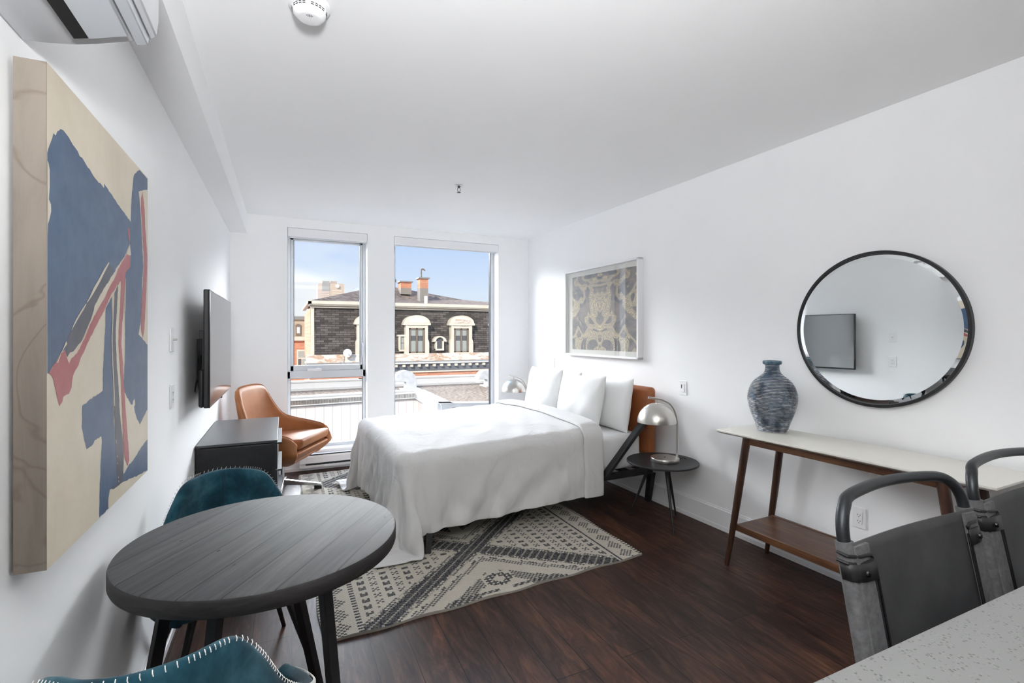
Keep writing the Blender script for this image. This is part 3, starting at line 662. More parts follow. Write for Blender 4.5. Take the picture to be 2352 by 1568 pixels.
# ------------------------------------------------------------------ bedside tables and lamps
def nightstand(x, y, lab):
    t = empty('bedside_table', (x, y, 0), 0, lab, 'bedside table', 'round black bedside tables')
    B().lathe([(.262,.452),(.266,.455),(.266,.462),(.262,.466)], 72).build('table_top', M['black'], t, smooth=True)
    for fx, fy in ((-.147,.206), (-.104,-.232), (.190,.057)):
        d = math.hypot(fx, fy); k = .33
        B().tube([(fx*k, fy*k, .453), (fx, fy, .0)], [.015, .0055], 14).build('leg', M['black'], t, smooth=True)
    return t
nightstand(2.615, 2.905, 'small round black bedside table with tapered legs on the near side of the bed')
nightstand(2.515, 5.18, 'small round black bedside table beyond the bed near the windows')
def table_lamp(x, y, lab, rz=math.radians(155)):
    t = empty('table_lamp', (x, y, .466), rz, lab, 'lamp', 'nickel dome lamps beside the bed')
    B().lathe([(.104,0),(.106,.003),(.106,.026),(.104,.029)], 64).build('base', M['nickel'], t, smooth=True)
    B().cyl((0,0,.028), (0,0,.031), .006, n=16).build('switch', M['dark'], t)
    s = B(); s.tube(bez([(-.093,0,.02),(-.094,0,.12),(-.094,0,.27),(-.084,0,.355),(-.045,0,.428),(.018,0,.464),(.065,0,.474),(.127,0,.482)], 6), .0085, 14)
    s.build('arm', M['nickel'], t, smooth=True)
    prof = [(.1435*math.cos(a), .295+.146*math.sin(a)) for a in [k*PI/2/20 for k in range(20)]]+[(.008,.441)]
    inner = [(.008,.438)]+[(.141*math.cos(a), .295+.143*math.sin(a)) for a in [k*PI/2/20 for k in range(19,-1,-1)]]
    B().lathe(prof+inner, 64, (.062,0,0), False, False).build('lamp_shade', M['nickel'], t, smooth=True)
    B().cyl((.062,0,.438), (.062,0,.472), .006, n=12).build('shade_stem', M['nickel'], t)
    B().lathe([(.002,.34),(.022,.35),(.028,.37),(.022,.395),(.012,.41),(.012,.438)], 24, (.062,0,0)).build('bulb', M['bulb'], t, smooth=True)
    B().tube(bez([(-.10,0,.006),(-.135,-.01,.020),(-.165,-.03,.012),(-.175,-.045,.004)]), .0028, 8).build('cord', M['black'], t, smooth=True)
table_lamp(2.622, 2.885, 'brushed nickel dome lamp standing on the near bedside table')
table_lamp(2.50, 5.18, 'brushed nickel dome lamp beyond the bed, beside the wide window')
# ------------------------------------------------------------------ framed print above the bed
t = empty('framed_print', (*wl(0, -1.555), 1.207), AL, 'white box-framed print of beige swirling lines above the bed', 'picture')
s = B(); w = .020; Y0, Y1, Z1 = -.60, .60, .905
for a, b_, c, d in ((Y0,Y0+w,0,Z1), (Y1-w,Y1,0,Z1), (Y0,Y1,0,w), (Y0,Y1,Z1-w,Z1)): s.box(-.058, -.001, a, b_, c, d)
s.build('frame', M['trim'], t, bev=.0015)
B().box(-.024, -.012, Y0+w, Y1-w, w, Z1-w).build('mat_board', speckle('mat_board', (.74,.70,.65), (.76,.72,.67), 5, .8), t)
m = M['print'] = mat('swirl_print', (.3,.28,.3), .5)
v = coords(m); sp = N(m, 'ShaderNodeSeparateXYZ'); L(m, v, sp.inputs[0])
ay = math_(m, 'ABSOLUTE', sp.outputs['Y']); cb = N(m, 'ShaderNodeCombineXYZ'); L(m, ay, cb.inputs[0]); L(m, sp.outputs['Z'], cb.inputs[1])
n1 = noise(m, cb.outputs[0], 3.3, 2, .45, .9); n2 = noise(m, cb.outputs[0], 6.5, 2, .5, 1.5)
lines = math_(m, 'SINE', math_(m, 'MULTIPLY', math_(m, 'ADD', n1, math_(m, 'MULTIPLY', n2, .35)), 210.))
lm = ramp(m, lines, [(.2,(.35,)*3), (.7,(1,)*3)])
bandv = math_(m, 'PINGPONG', math_(m, 'MULTIPLY', n1, 5.2), .5)
bm_ = ramp(m, bandv, [(.20,(0,)*3), (.30,(1,)*3)])
f = math_(m, 'MULTIPLY', bm_, lm)
bg = ramp(m, n2, [(.35,(.06,.065,.095)), (.5,(.13,.115,.14)), (.68,(.22,.18,.17))])
bg = mixc(m, math_(m, 'MULTIPLY', lm, .22), bg, (.55,.42,.28))
setc(m, mixc(m, f, bg, (.66,.52,.33)))
B().box(-.0265, -.024, -2.107+1.555, -1.066+1.555, .065, .835).build('print', m, t)
B().box(-.050, -.048, Y0+w, Y1-w, w, Z1-w).build('picture_glass', M['picglass'], t)
# ------------------------------------------------------------------ console table, vase, mirror
t = empty('console_table', (*wl(-.245, -4.0), 0), AL, 'long console table with ivory top and walnut legs under the round mirror', 'table')
q = B(); a, c = .205, .665
q.hexa([(-a+.02,-c+.02,.808),(a-.02,-c+.02,.808),(a-.02,c-.02,.808),(-a+.02,c-.02,.808)], [(-a,-c,.820),(a,-c,.820),(a,c,.820),(-a,c,.820)])
q.box(-a, a, -c, c, .820, .830); q.build('table_top', M['ivory'], t, bev=.0015)
s = B()
s.box(-.165, -.145, -.50, .50, .768, .808); s.box(.145, .165, -.50, .50, .768, .808); s.box(-.15, .15, -.51, -.49, .768, .808); s.box(-.15, .15, .49, .51, .768, .808)
s.build('apron', M['walnut'], t, bev=.002)
for sx in (-1, 1):
    for sy in (-1, 1):
        B().tube([(sx*.160, sy*.475, .808), (sx*.172, sy*.535, .40), (sx*.185, sy*.598, 0)], [.023, .021, .013], 10).build('leg', M['walnutleg'], t, smooth=True)
s = B(); s.box(-.165, .165, -.545, .545, .252, .268); s.box(-.175, -.158, -.548, .548, .232, .272); s.box(.158, .175, -.548, .548, .232, .272)
s.build('shelf', M['walnut'], t, bev=.002)
t = empty('vase', (2.745, 2.075, .830), .4, 'ribbed blue and white ceramic vase on the left end of the console table', 'vase')
px = [(95,1405),(100,1395),(118,1340),(140,1280),(157,1220),(164,1165),(157,1115),(138,1065),(110,1030),(80,1008),(58,985),(49,965),(47,940),(49,925),(54,922)]
k_ = .00085; pts = [(r*k_, (1405-z)*k_) for r, z in px]
sm = [(p.x, p.y) for p in bez([(r, z, 0) for r, z in pts], 8)]
prof = [(.02, .0)]; zz = 0.; rs_ = [a_ for a_, _ in sm]; zs_ = [b__ for _, b__ in sm]
for i in range(420):
    z = .001+i*(.409/419); r = interp(zs_, rs_, z); prof.append((r+.0013*math.sin(z*2*PI/.0085+.6*math.sin(z*40)), z))
B().lathe(prof, 96, cap1=False).build('body', M['vase'], t, smooth=True)
B().lathe([(.046,.410),(.050,.411),(.0535,.416),(.0545,.428),(.050,.434),(.041,.434),(.037,.428),(.037,.36),(.034,.30)], 64, cap0=False, cap1=True).build('rim', M['vaserim'], t, smooth=True)
t = empty('round_mirror', (*wl(0, -4.010), 1.4535), AL, 'large round mirror with a thin black rim above the console table', 'mirror')
def disc_x(b, prof, n=128):      # lathe about the x axis; prof (r, x)
    vs = [(x, r*math.cos(2*PI*k/n), r*math.sin(2*PI*k/n)) for r, x in prof for k in range(n)]
    fs = [(i*n+k, i*n+(k+1) % n, (i+1)*n+(k+1) % n, (i+1)*n+k) for i in range(len(prof)-1) for k in range(n)]
    return b.add(vs, fs)
rr = .424
disc_x(B(), [(rr,-.001),(rr,-.028),(rr-.002,-.030),(rr-.014,-.030),(rr-.016,-.028),(rr-.016,-.001)]).build('frame', M['black'], t, smooth=True)
g_ = B(); disc_x(g_, [(rr-.016,-.010),(rr-.040,-.0125),(rr-.0405,-.0125)]); n_ = 128
vs = [(-.0125, (rr-.0405)*math.cos(2*PI*k/n_), (rr-.0405)*math.sin(2*PI*k/n_)) for k in range(n_)]; g_.add(vs, [tuple(range(n_))])
g_.build('mirror_glass', M['mirror'], t, rz=math.radians(1.6), loc=(-.002,0,0))
# ------------------------------------------------------------------ dresser
t = empty('dresser', (-.262, 3.978, 0), 0, 'black metal dresser with bar pulls standing under the television', 'dresser')
B().box(-.222, .205, -.490, .490, .03, .735).build('body', M['black'], t, bev=.012)
m = M['dresstop'] = mat('dresser_top_grey', (.055,.058,.062), .34, spec=.6); bump(m, noise(m, coords(m, (1,40,1)), 6, 3), .03, .001)
B().box(-.224, .222, -.494, .494, .735, .750).build('top_panel', m, t, bev=.002)
dk = mat('drawer_front_grey', (.028,.029,.031), .5)
for k in range(4):
    z1 = .730-k*.176
    d = B().box(.206, .221, -.478, .478, z1-.170, z1).build('drawer', dk, t, bev=.002)
    B().box(.221, .246, -.44, .10, z1-.016, z1-.006).build('handle', M['black'], d, bev=.001)
for y in (-.492, .482):
    for x in (-.222, .19): B().box(x, x+.02, y, y+.01, .0, .735).build('corner_post', M['black'], t, bev=.002)
# ------------------------------------------------------------------ tan swivel chair
t = empty('swivel_chair', (-.02, 4.87, 0), math.radians(-27), 'tan leather swivel armchair on a polished star base by the narrow window', 'chair')
TOP = [(.27,.315,.50),(.24,.335,.565),(.10,.345,.60),(-.04,.335,.63),(-.14,.29,.68),(-.215,.25,.80),(-.275,.222,.925),(-.30,.165,.965),(-.305,.0,.975)]
BOT = [(.20,.20,.33),(.18,.215,.33),(.08,.225,.33),(-.02,.215,.33),(-.09,.19,.33),(-.13,.155,.33),(-.16,.12,.33),(-.17,.08,.33),(-.175,.0,.33)]
def full(L_): return [Vector(p) for p in L_]+[Vector((p[0],-p[1],p[2])) for p in L_[-2::-1]]
tp = bez(full(TOP), 4); bt = bez(full(BOT), 4); n = len(tp)
MID = [(.31,.335,.42),(.24,.355,.42),(.10,.36,.42),(-.04,.34,.42),(-.12,.31,.42),(-.17,.26,.42),(-.20,.20,.42),(-.215,.13,.42),(-.22,.0,.42)]
md = bez(full(MID), 4)
def sh(i, j):
    k = int(round(i*(n-1))); a, m_, c = bt[k], md[k], tp[k]
    return a*(1-j*3)+m_*(j*3) if j < 1/3 else m_+(c-m_)*((j-1/3)*1.5)
b = B(); b.grid(lambda i, j: tuple(sh(i, j)), n, 10)
b.build('shell', M['tan'], t, smooth=True, solid=.052, sub=1, fixn=False)
# pan below the seat, closing the front between the arms
q = B()
def ring(hx0, hx1, hy, z): return [(hx0,-hy,z),(hx1,-hy,z),(hx1,hy,z),(hx0,hy,z)]
q.hexa(ring(-.14,.16,.17,.285), ring(-.20,.235,.26,.345)); q.hexa(ring(-.20,.235,.26,.345), ring(-.20,.315,.325,.435))
q.build('seat_pan', M['tan'], t, bev=.03, seg=4)
q = B(); q.hexa([(-.20,-.285,.425),(.305,-.285,.455),(.305,.285,.455),(-.20,.285,.425)], [(-.22,-.285,.505),(.325,-.285,.545),(.325,.285,.545),(-.22,.285,.505)])
q.build('seat_cushion', M['tan'], t, bev=.032, seg=5)
s = B()
for e_ in (tp,):
    s.tube([Vector((p.x, p.y, p.z))+Vector((0,0,.0)) for p in e_], .004, 6)
s.build('welt', M['tan'], t, smooth=True)
B().cyl((0,0,.07), (0,0,.30), .022, n=20).build('column', M['chrome'], t, smooth=True)
for k in range(4):
    a = math.radians(22+90*k); c_, s_ = math.cos(a), math.sin(a); q = B()
    pz = [(0,.125,.020,.05),(.31,.055,.016,.022)]
    def cs(d, z, w_, hh): return [(c_*d-s_*w_, s_*d+c_*w_, z-hh), (c_*d+s_*w_, s_*d-c_*w_, z-hh), (c_*d+s_*w_, s_*d-c_*w_, z), (c_*d-s_*w_, s_*d+c_*w_, z)]
    q.hexa(cs(.015,.125,.020,.045), cs(.33,.060,.016,.022))
    l_ = q.build('leg', M['chrome'], t, bev=.004)
    q = B(); q.hexa([(c_*d-s_*w_, s_*d+c_*w_, 0.) for d, w_ in ((.27,.017),(.27,-.017),(.335,-.017),(.335,.017))], [(c_*d-s_*w_, s_*d+c_*w_, .044) for d, w_ in ((.27,.017),(.27,-.017),(.335,-.017),(.335,.017))])
    q.build('glide', M['black'], l_, bev=.003)
# ------------------------------------------------------------------ round dining table
TC = (-.05, 1.822)
t = empty('dining_table', (*TC, 0), 0, 'round table with dark charcoal plank top and black legs', 'table')
B().lathe([(.405,.708),(.413,.711),(.415,.716),(.415,.752),(.412,.758),(.406,.760)], 160).build('table_top', M['tabletop'], t, smooth=True)
o = [c for c in t.children][-1]; o.data.materials.append(M['tableedge'])
for f_ in o.data.polygons: f_.material_index = 0 if f_.normal.z > .5 else 1
s = B()
s.bar((-.22,-.05,.70), (.18,.05,.70), .05, .018); s.bar((-.10,-.17,.70), (.08,.15,.70), .05, .018); s.build('under_frame', M['black'], t)
for tx, ty, fx, fy in ((.11,1.68,.165,1.595), (.0,1.95,.125,2.11), (-.31,1.80,-.42,1.75), (-.17,1.64,-.23,1.53)):
    B().bar((tx-TC[0], ty-TC[1], .708), (fx-TC[0], fy-TC[1], 0), .032, .032, (fx-tx, fy-ty, 0)).build('leg', M['black'], t, bev=.002)
# ------------------------------------------------------------------ teal dining chairs
def teal_chair(x, y, rz, lab):
    t = empty('dining_chair', (x, y, 0), rz, lab, 'chair', 'teal velvet chairs at the round table')
    RIM = [(.235,.225,.455),(.285,.15,.470),(.305,.06,.50),(.285,-.02,.545),(.235,-.085,.62),(.190,-.130,.73),(.150,-.172,.793),(.082,-.236,.808),(0,-.262,.812)]
    LOW = [(.195,.215,.395),(.22,.14,.385),(.230,.04,.38),(.222,-.045,.38),(.195,-.095,.38),(.160,-.130,.38),(.120,-.160,.38),(.070,-.185,.38),(0,-.200,.38)]
    f2 = lambda L_: [Vector(p) for p in L_]+[Vector((-p[0], p[1], p[2])) for p in L_[-2::-1]]
    rm = bez(f2(RIM), 5); lw = bez(f2(LOW), 5); n = len(rm)
    def fn(i, j):
        k = int(round(i*(n-1))); a, c = lw[k], rm[k]; p = a+(c-a)*j
        bul = math.sin(j*PI)*.022; d = Vector((p.x, p.y-.03, 0)); d.normalize(); p = p+d*bul; return tuple(p)
    b = B(); b.grid(fn, n, 9); b.build('shell', M['teal'], t, smooth=True, solid=.040, sub=1, fixn=False)
    # seat
    sp_ = [(.215,.24),(.225,.10),(.215,-.06),(.16,-.15),(0,-.18)]; sp = [(p.x, p.y) for p in bez([(a, c, 0) for a, c in sp_], 5)]
    sp = sp+[(-a, c) for a, c in sp[-2::-1]]
    B().prism(sp, 'z', .395, .485).build('seat', M['teal'], t, bev=.028, seg=4)
    s = B()
    # double seam down the middle of the back, inside and outside
    for dy in (.024, -.024):
        for dx in (-.006, .006): s.tube([(dx, fn(.5, j/10)[1]+dy, fn(.5, j/10)[2]) for j in range(1, 10)]+[(dx, fn(.5, .97)[1]+dy*.75, fn(.5, .97)[2])], .0032, 6)
    s.build('seam', M['teal'], t, smooth=True)
    # whip stitching over the rim
    s = B(); rr_ = [Vector(fn(i/(n-1), 1.)) for i in range(n)]; acc = 0.
    dense = []
    for i in range(n-1):
        ln_ = (rr_[i+1]-rr_[i]).length; kk = max(1, int(ln_/.009))
        for q in range(kk): dense.append((rr_[i].lerp(rr_[i+1], q/kk), (rr_[i+1]-rr_[i]).normalized()))
    for p, d in dense:
        out = Vector((p.x, p.y-.03, 0)).normalized(); up = d.cross(out); up = up if up.z > 0 else -up
        o_ = p+out*.0195
        s.tube([o_-up*.007+out*.001, o_-up*.001+out*.0012+d*.0015, o_+up*.003-out*.004+d*.002], .0010, 5, False)
    s.build('stitching', M['stitch'], t)
    for sx in (-1, 1):
        for sy in (-1, 1):
            B().tube([(sx*.15, sy*.13, .40), (sx*.262, sy*.25, 0)], [.016, .009], 14).build('leg', M['black'], t, smooth=True)
    s = B(); s.box(-.17,.17,-.15,.15,.385,.400); s.build('under_frame', M['black'], t)
    return t
teal_chair(-.250, 1.352, math.radians(0), 'teal velvet chair on the near side of the round table, seen from behind')
teal_chair(-.190, 2.335, math.radians(180+15), 'teal velvet chair on the far side of the round table, facing the camera')
# ------------------------------------------------------------------ kitchen counter and sling stools
t = empty('kitchen_island', (1.6, .10, 0), 0, 'kitchen island with pale speckled quartz worktop in the near right corner', 'counter')
B().box(-1.0, 1.0, -.55, .365, .885, .912).build('worktop', M['quartz'], t, bev=.002)
B().box(-.97, .97, -.52, .05, .0, .885).build('cabinet', M['trim'], t, bev=.003)
def stool(x, y, lab, rz=0.):
    t = empty('counter_stool', (x, y, 0), rz, lab, 'stool', 'grey leather sling stools')
    hw = .262
    # frame: back loop, posts, legs
    f = B()
    lp = [(-hw,-.045,.62),(-hw,-.012,.80),(-hw,.012,.93),(-hw+.004,.022,.985),(-hw+.030,.034,1.022),(-hw+.085,.050,1.040),(0,.066,1.046),(hw-.085,.050,1.040),(hw-.030,.034,1.022),(hw-.004,.022,.985),(hw,.012,.93),(hw,-.012,.80),(hw,-.045,.62)]
    f.tube(bez(lp, 6), .0135, 14); f.build('back_frame', M['gunmetal'], t, smooth=True)
    for sx in (-1, 1):
        B().tube([(sx*hw, -.045, .625), (sx*(hw+.01), .01, 0)], .0115, 12).build('leg', M['gunmetal'], t, smooth=True)
        B().tube([(sx*hw, -.46, .625), (sx*(hw+.01), -.50, 0)], .0115, 12).build('leg', M['gunmetal'], t, smooth=True)
    for sx in (-1, 1): B().tube([(sx*hw,-.045,.625),(sx*hw,-.46,.625)], .011, 12).build('seat_rail', M['gunmetal'], t, smooth=True)
    for y_ in (-.485, -.005): B().tube([(-hw,y_,.22),(hw,y_,.22)], .010, 10).build('stretcher', M['gunmetal'], t, smooth=True)
    def yz(z): return interp([.60,.62,.80,.93,.99], [-.049,-.045,-.012,.012,.022], z)
    # sling back: a panel stretched between the posts and wrapped round them
    b = B(); zs = [.655+k*(.955-.655)/12 for k in range(13)]
    def fn(i, j):
        z = zs[int(round(j*12))]; x_ = -hw+2*hw*i; sag = .028*math.sin(PI*i)
        return (x_, yz(z)-.017+sag*.6, z-(.004*math.sin(PI*i) if j > .9 else 0))
    b.grid(fn, 25, 13); b.build('back_sling', M['sling'], t, smooth=True, solid=.005, fixn=False)
    def fh(i, j):
        return (-hw+2*hw*i, -.045-.42*j, .638-.03*math.sin(PI*i))
    b = B(); b.grid(fh, 17, 9); b.build('seat_sling', M['sling'], t, smooth=True, solid=.006, fixn=False)
    for sx in (-1, 1):
        w_ = B(); w_.tube([(sx*hw, yz(z), z) for z in zs], .0185, 16, True)
        x0 = sx*hw; w_.hexa([(x0-sx*.0, yz(.655)-.024,.655),(x0-sx*.052, yz(.655)-.024,.655),(x0-sx*.052, yz(.655)-.017,.655),(x0, yz(.655)-.017,.655)],
                            [(x0, yz(.950)-.024,.950),(x0-sx*.052, yz(.950)-.022,.950),(x0-sx*.052, yz(.950)-.015,.950),(x0, yz(.950)-.015,.950)])
        wr_ = w_.build('wrapped_edge', M['slinglight'], t, smooth=True)
        c_ = B()
        for dx in (.052, .060): c_.tube([(x0-sx*dx, yz(z)-.0245, z) for z in zs[:-2]], .0024, 8)
        c_.build('lacing_cord', M['blackgloss'], wr_, smooth=True)
        c_ = B(); zt = .945
        c_.tube([(x0+sx*.022, yz(zt)+.004, zt-.010),(x0+sx*.017, yz(zt)-.016, zt-.014),(x0-sx*.010, yz(zt)-.027, zt-.016),(x0-sx*.045, yz(zt)-.028, zt-.017),(x0-sx*.054, yz(zt)-.028, zt-.024),(x0-sx*.050, yz(zt)-.028, zt-.031),(x0-sx*.010, yz(zt)-.027, zt-.032),(x0+sx*.017, yz(zt)-.017, zt-.030),(x0+sx*.022, yz(zt)+.004, zt-.028)], .0026, 8)
        c_.grid(lambda i, j: [(x0+sx*.0205, yz(.88+.036*j)+.004, .878+.036*j), (x0+sx*.016, yz(.88+.036*j)-.0145, .878+.036*j), (x0+sx*.004, yz(.88+.036*j)-.0225, .878+.036*j), (x0-sx*.016, yz(.88+.036*j)-.0265, .877+.037*j), (x0-sx*.058, yz(.88+.036*j)-.0275, .876+.039*j)][int(round(i*4))], 5, 3)
        
        c_.build('strap', M['black'], wr_, solid=.0025, smooth=True)
        B().lathe([(.0075,0),(.0065,.004),(.003,.006)], 16).build('rivet', M['blackgloss'], wr_, smooth=True, loc=(x0-sx*.018, yz(.895)-.030, .895), rot=(PI/2,0,0))
    return t
stool(1.41, .672, 'grey leather sling counter stool nearest the camera, at the quartz worktop')
stool(2.035, .69, 'grey leather sling counter stool at the right edge of the picture')
# ------------------------------------------------------------------ outside
M['gravel'] = speckle('roof_gravel', (.13,.098,.072), (.30,.245,.20), 14, .95, detail=8, spec=0.)
M['coping'] = mat('white_metal_coping', (.50,.49,.48), .7, spec=.0)
M['fascia'] = mat('grey_metal_fascia', (.60,.59,.58), .7, spec=.0)
M['galv'] = speckle('galvanised_metal', (.46,.47,.49), (.54,.55,.57), 8, .7, spec=.05)
def siding(name, c1, c2, w=.2):
    m = mat(name, c1, .6); v = coords(m); wv_ = N(m, 'ShaderNodeTexBrick'); L(m, coords(m, (1,1,1), (PI/2,0,0)), wv_.inputs['Vector'])
    for k, val in (('Scale',1.),('Mortar Size',.008),('Brick Width',w),('Row Height',40.),('Mortar Smooth',.5)): wv_.inputs[k].default_value = val
    wv_.offset = 0; wv_.inputs['Color1'].default_value = (*c1,1); wv_.inputs['Color2'].default_value = (*c1,1); wv_.inputs['Mortar'].default_value = (*c2,1)
    setc(m, wv_.outputs[0]); return m
M['siding'] = siding('vertical_siding', (.62,.57,.55), (.42,.38,.37), .19)
def bricks(name, c1, c2, mo, bw=.22, rh=.075, rot=(PI/2,0,0), ms=.008):
    m = mat(name, c1, .9, spec=.1); v = coords(m, (1,1,1), rot); b_ = N(m, 'ShaderNodeTexBrick'); L(m, v, b_.inputs['Vector'])
    for k, val in (('Scale',1.),('Mortar Size',ms),('Brick Width',bw),('Row Height',rh)): b_.inputs[k].default_value = val
    b_.inputs['Color1'].default_value = (*c1,1); b_.inputs['Color2'].default_value = (*c2,1); b_.inputs['Mortar'].default_value = (*mo,1); setc(m, b_.outputs[0]); return m
M['brick'] = bricks('red_brick', (.52,.19,.10), (.62,.27,.15), (.45,.33,.27))
M['slate'] = bricks('dark_slate_shingles', (.060,.053,.050), (.15,.132,.122), (.035,.032,.03), .42, .13, ms=.012)
M['roofsh'] = speckle('brown_roof_shingles', (.14,.11,.095), (.27,.22,.19), 3.5, .95, detail=9, s=(1,1,3), spec=0.)
M['cream'] = speckle('cream_painted_wood', (.62,.55,.44), (.70,.63,.52), 2, .7)
m = M['rust'] = mat('rusty_white_ledge', (.6,.56,.5), .7)
setc(m, ramp(m, noise(m, coords(m, (1,1,2.2)), 1.6, 8, .65, .4), [(.38,(.70,.67,.62)), (.52,(.66,.60,.53)), (.60,(.50,.28,.15)), (.66,(.66,.58,.50))]))
M['brown'] = mat('brown_window_frame', (.20,.145,.11), .6)
M['curt'] = mat('window_curtain', (.34,.36,.33), .7)
M['dkglass'] = mat('dark_window_glass', (.10,.10,.105), .15)
M['cornice'] = mat('blue_grey_cornice', (.12,.125,.14), .7)
M['chimbase'] = mat('chimney_render', (.26,.235,.21), .9)
M['beige'] = bricks('beige_stone', (.46,.37,.27), (.52,.42,.32), (.40,.33,.25), .5, .18)
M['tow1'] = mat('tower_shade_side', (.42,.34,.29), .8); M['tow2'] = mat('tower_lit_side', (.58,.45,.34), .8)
M['towstrip'] = mat('tower_pale_band', (.80,.66,.52), .7); M['towdark'] = mat('tower_dark_band', (.25,.24,.23), .8); M['white'] = mat('sign_white', (.88,.86,.82), .6)
# flat roof next door
zp = .076
A_ = (-2.0, 11.45); C1 = (2.90, 11.89); C2 = (2.80, 9.36); C3 = (9.0, 7.2)
t = empty('flat_roof', (2.9, 12, 0), 0, 'neighbouring flat gravel roof with white metal edge just outside the windows', 'roof')
def lo_(pts): return [(x-2.9, y-12) for x, y in pts]
B().prism(lo_([A_, C1, C2, C3, (12, 7.0), (12, 14.1), (5.7, 13.9), (.1, 13.9), (-3, 13.7)]), 'z', -.10, .0).build('gravel_surface', M['gravel'], t)
def rail_(pts, w, z0, z1, mt, name, off=0):
    b = B()
    for p, q in zip(pts[:-1], pts[1:]):
        d = Vector((q[0]-p[0], q[1]-p[1], 0)).normalized(); n_ = Vector((-d.y, d.x, 0))
        a, c = Vector((p[0], p[1], 0))+n_*off-d*(w*.3+off), Vector((q[0], q[1], 0))+n_*off+d*(w*.3+abs(off))
        b.hexa([(a.x, a.y, z0), (c.x, c.y, z0), (c.x+n_.x*w, c.y+n_.y*w, z0), (a.x+n_.x*w, a.y+n_.y*w, z0)],
               [(a.x, a.y, z1), (c.x, c.y, z1), (c.x+n_.x*w, c.y+n_.y*w, z1), (a.x+n_.x*w, a.y+n_.y*w, z1)])
    return b.build(name, mt, t)
PL = lo_([A_, C1, C2, C3])
rail_(PL, .22, -.12, zp-.02, M['fascia'], 'fascia'); rail_(PL, .26, zp-.02, zp+.004, M['coping'], 'coping', -.02)
rail_(PL, .10, -3.2, -.15, M['siding'], 'siding_wall', .10); rail_(PL, .12, -.16, -.12, M['towdark'], 'drip_edge', .06)
PF = lo_([(-3, 13.55), (1.9, 13.72), (5.6, 13.66), (12, 13.9)])
rail_(PF, .25, -.02, .205, M['fascia'], 'rear_parapet'); rail_(PF, .30, .205, .245, M['coping'], 'rear_coping', -.02); rail_(PF, .30, -.02, .05, M['coping'], 'rear_flashing', -.05)
# gooseneck vents
def goose(x, y, lab, s=1., rz=0.):
    t = empty('roof_vent', (x, y, 0), rz, lab, 'vent', 'curved metal vents on the flat roof')
    prof = [(-.30*s+.01, .24*s)]+[(-.02*s+.28*s*math.cos(a)*1., .24*s+.27*s*math.sin(a)) for a in [PI-k*PI/14 for k in range(15)]]+[(.26*s, .0), (-.01*s, .0), (-.01*s, .22*s), (-.12*s, .24*s)]
    B().prism(prof, 'y', -.17*s, .17*s).build('hood', M['galv'], t, bev=.01)
    B().box(-.10*s, .36*s, -.28*s, .28*s, -.005, .03).build('curb', M['coping'], t)
goose(2.86, 12.75, 'curved metal roof vent nearer the left, seen through the wide window')
goose(5.10, 12.7, 'curved metal roof vent at the right, seen through the wide window', .9)
# mansard house
Y = 30.
t = empty('mansard_house', (6.7, Y, -6), 0, 'old house with dark slate mansard roof and cream dormers across the street', 'house')
def at(b): b.v = [(x-6.7, y-Y, z+6) for x, y, z in b.v]; return b
X0, X1 = 1.40, 16.5
at(B().hexa([(X0,Y,.30),(X1,Y,.30),(X1,Y+9,.30),(X0,Y+9,.30)], [(X0+.05,Y+.35,3.05),(X1,Y+.35,3.05),(X1,Y+9,3.05),(X0+.05,Y+9,3.05)])).build('mansard_slope', M['slate'], t)
at(B().box(X0-.05, X0+.03, Y+.3, Y+9, -.1, 3.0)).build('side_wall', M['brick'], t)
at(B().hexa([(X0-.05,Y-.05,.30),(X0+.15,Y-.05,.30),(X0+.15,Y+.03,.30),(X0-.05,Y+.03,.30)], [(X0-.02,Y+.26,3.03),(X0+.15,Y+.26,3.03),(X0+.15,Y+.36,3.03),(X0-.02,Y+.36,3.03)])).build('corner_board', M['cream'], t)
s = B(); s.box(X0-.18, X1, Y-.10, Y+.5, 3.22, 3.40); s.box(X0-.12, X1, Y+.02, Y+.5, 3.13, 3.22); s.box(X0-.05, X1, Y+.16, Y+.5, 3.02, 3.10); s.box(X0-.22, X0, Y-.1, Y+9, 3.22, 3.36)
at(s).build('eaves', M['cream'], t); at(B().box(X0-.10, X1, Y+.10, Y+.5, 3.08, 3.15)).build('soffit', M['brown'], t)
at(B().add([(X0-.15,Y-.05,3.38),(X1,Y-.05,3.38),(X1,Y+9,3.38),(X0-.15,Y+9,3.38),(6.2,Y+4.2,4.86),(12.0,Y+4.4,4.05)], [(0,1,5,4),(1,2,5),(2,3,4,5),(3,0,4),(0,3,2,1)])).build('hip_roof', M['roofsh'], t)
s = B(); s.box(X0-.25, X1, Y-.28, Y+.12, .20, .31); s.box(X0-.30, X1, Y-.38, Y+.1, -.10, .20); s.box(X0-.35, X1, Y-.42, Y+.1, -.14, -.05)
at(s).build('rusty_ledge', M['rust'], t)
at(B().box(X0-.3, X1, Y-.30, Y+.1, -.32, -.14)).build('cornice_moulding', M['fascia'], t)
at(B().box(X0-.2, X1, Y-.1, Y+.1, -.80, -.32)).build('frieze', M['cornice'], t)
for k in range(26):
    x = 2.25+k*.473
    at(B().box(x, x+.16, Y-.34, Y-.08, -.50, -.36)).build('cornice_block', M['cream'], t)
at(B().box(X0-.2, X1, Y-.14, Y+.1, -.86, -.78)).build('lower_moulding', M['cream'], t)
at(B().box(X0-.1, X1, Y, Y+9, -6, -.86)).build('brick_wall', M['brick'], t)
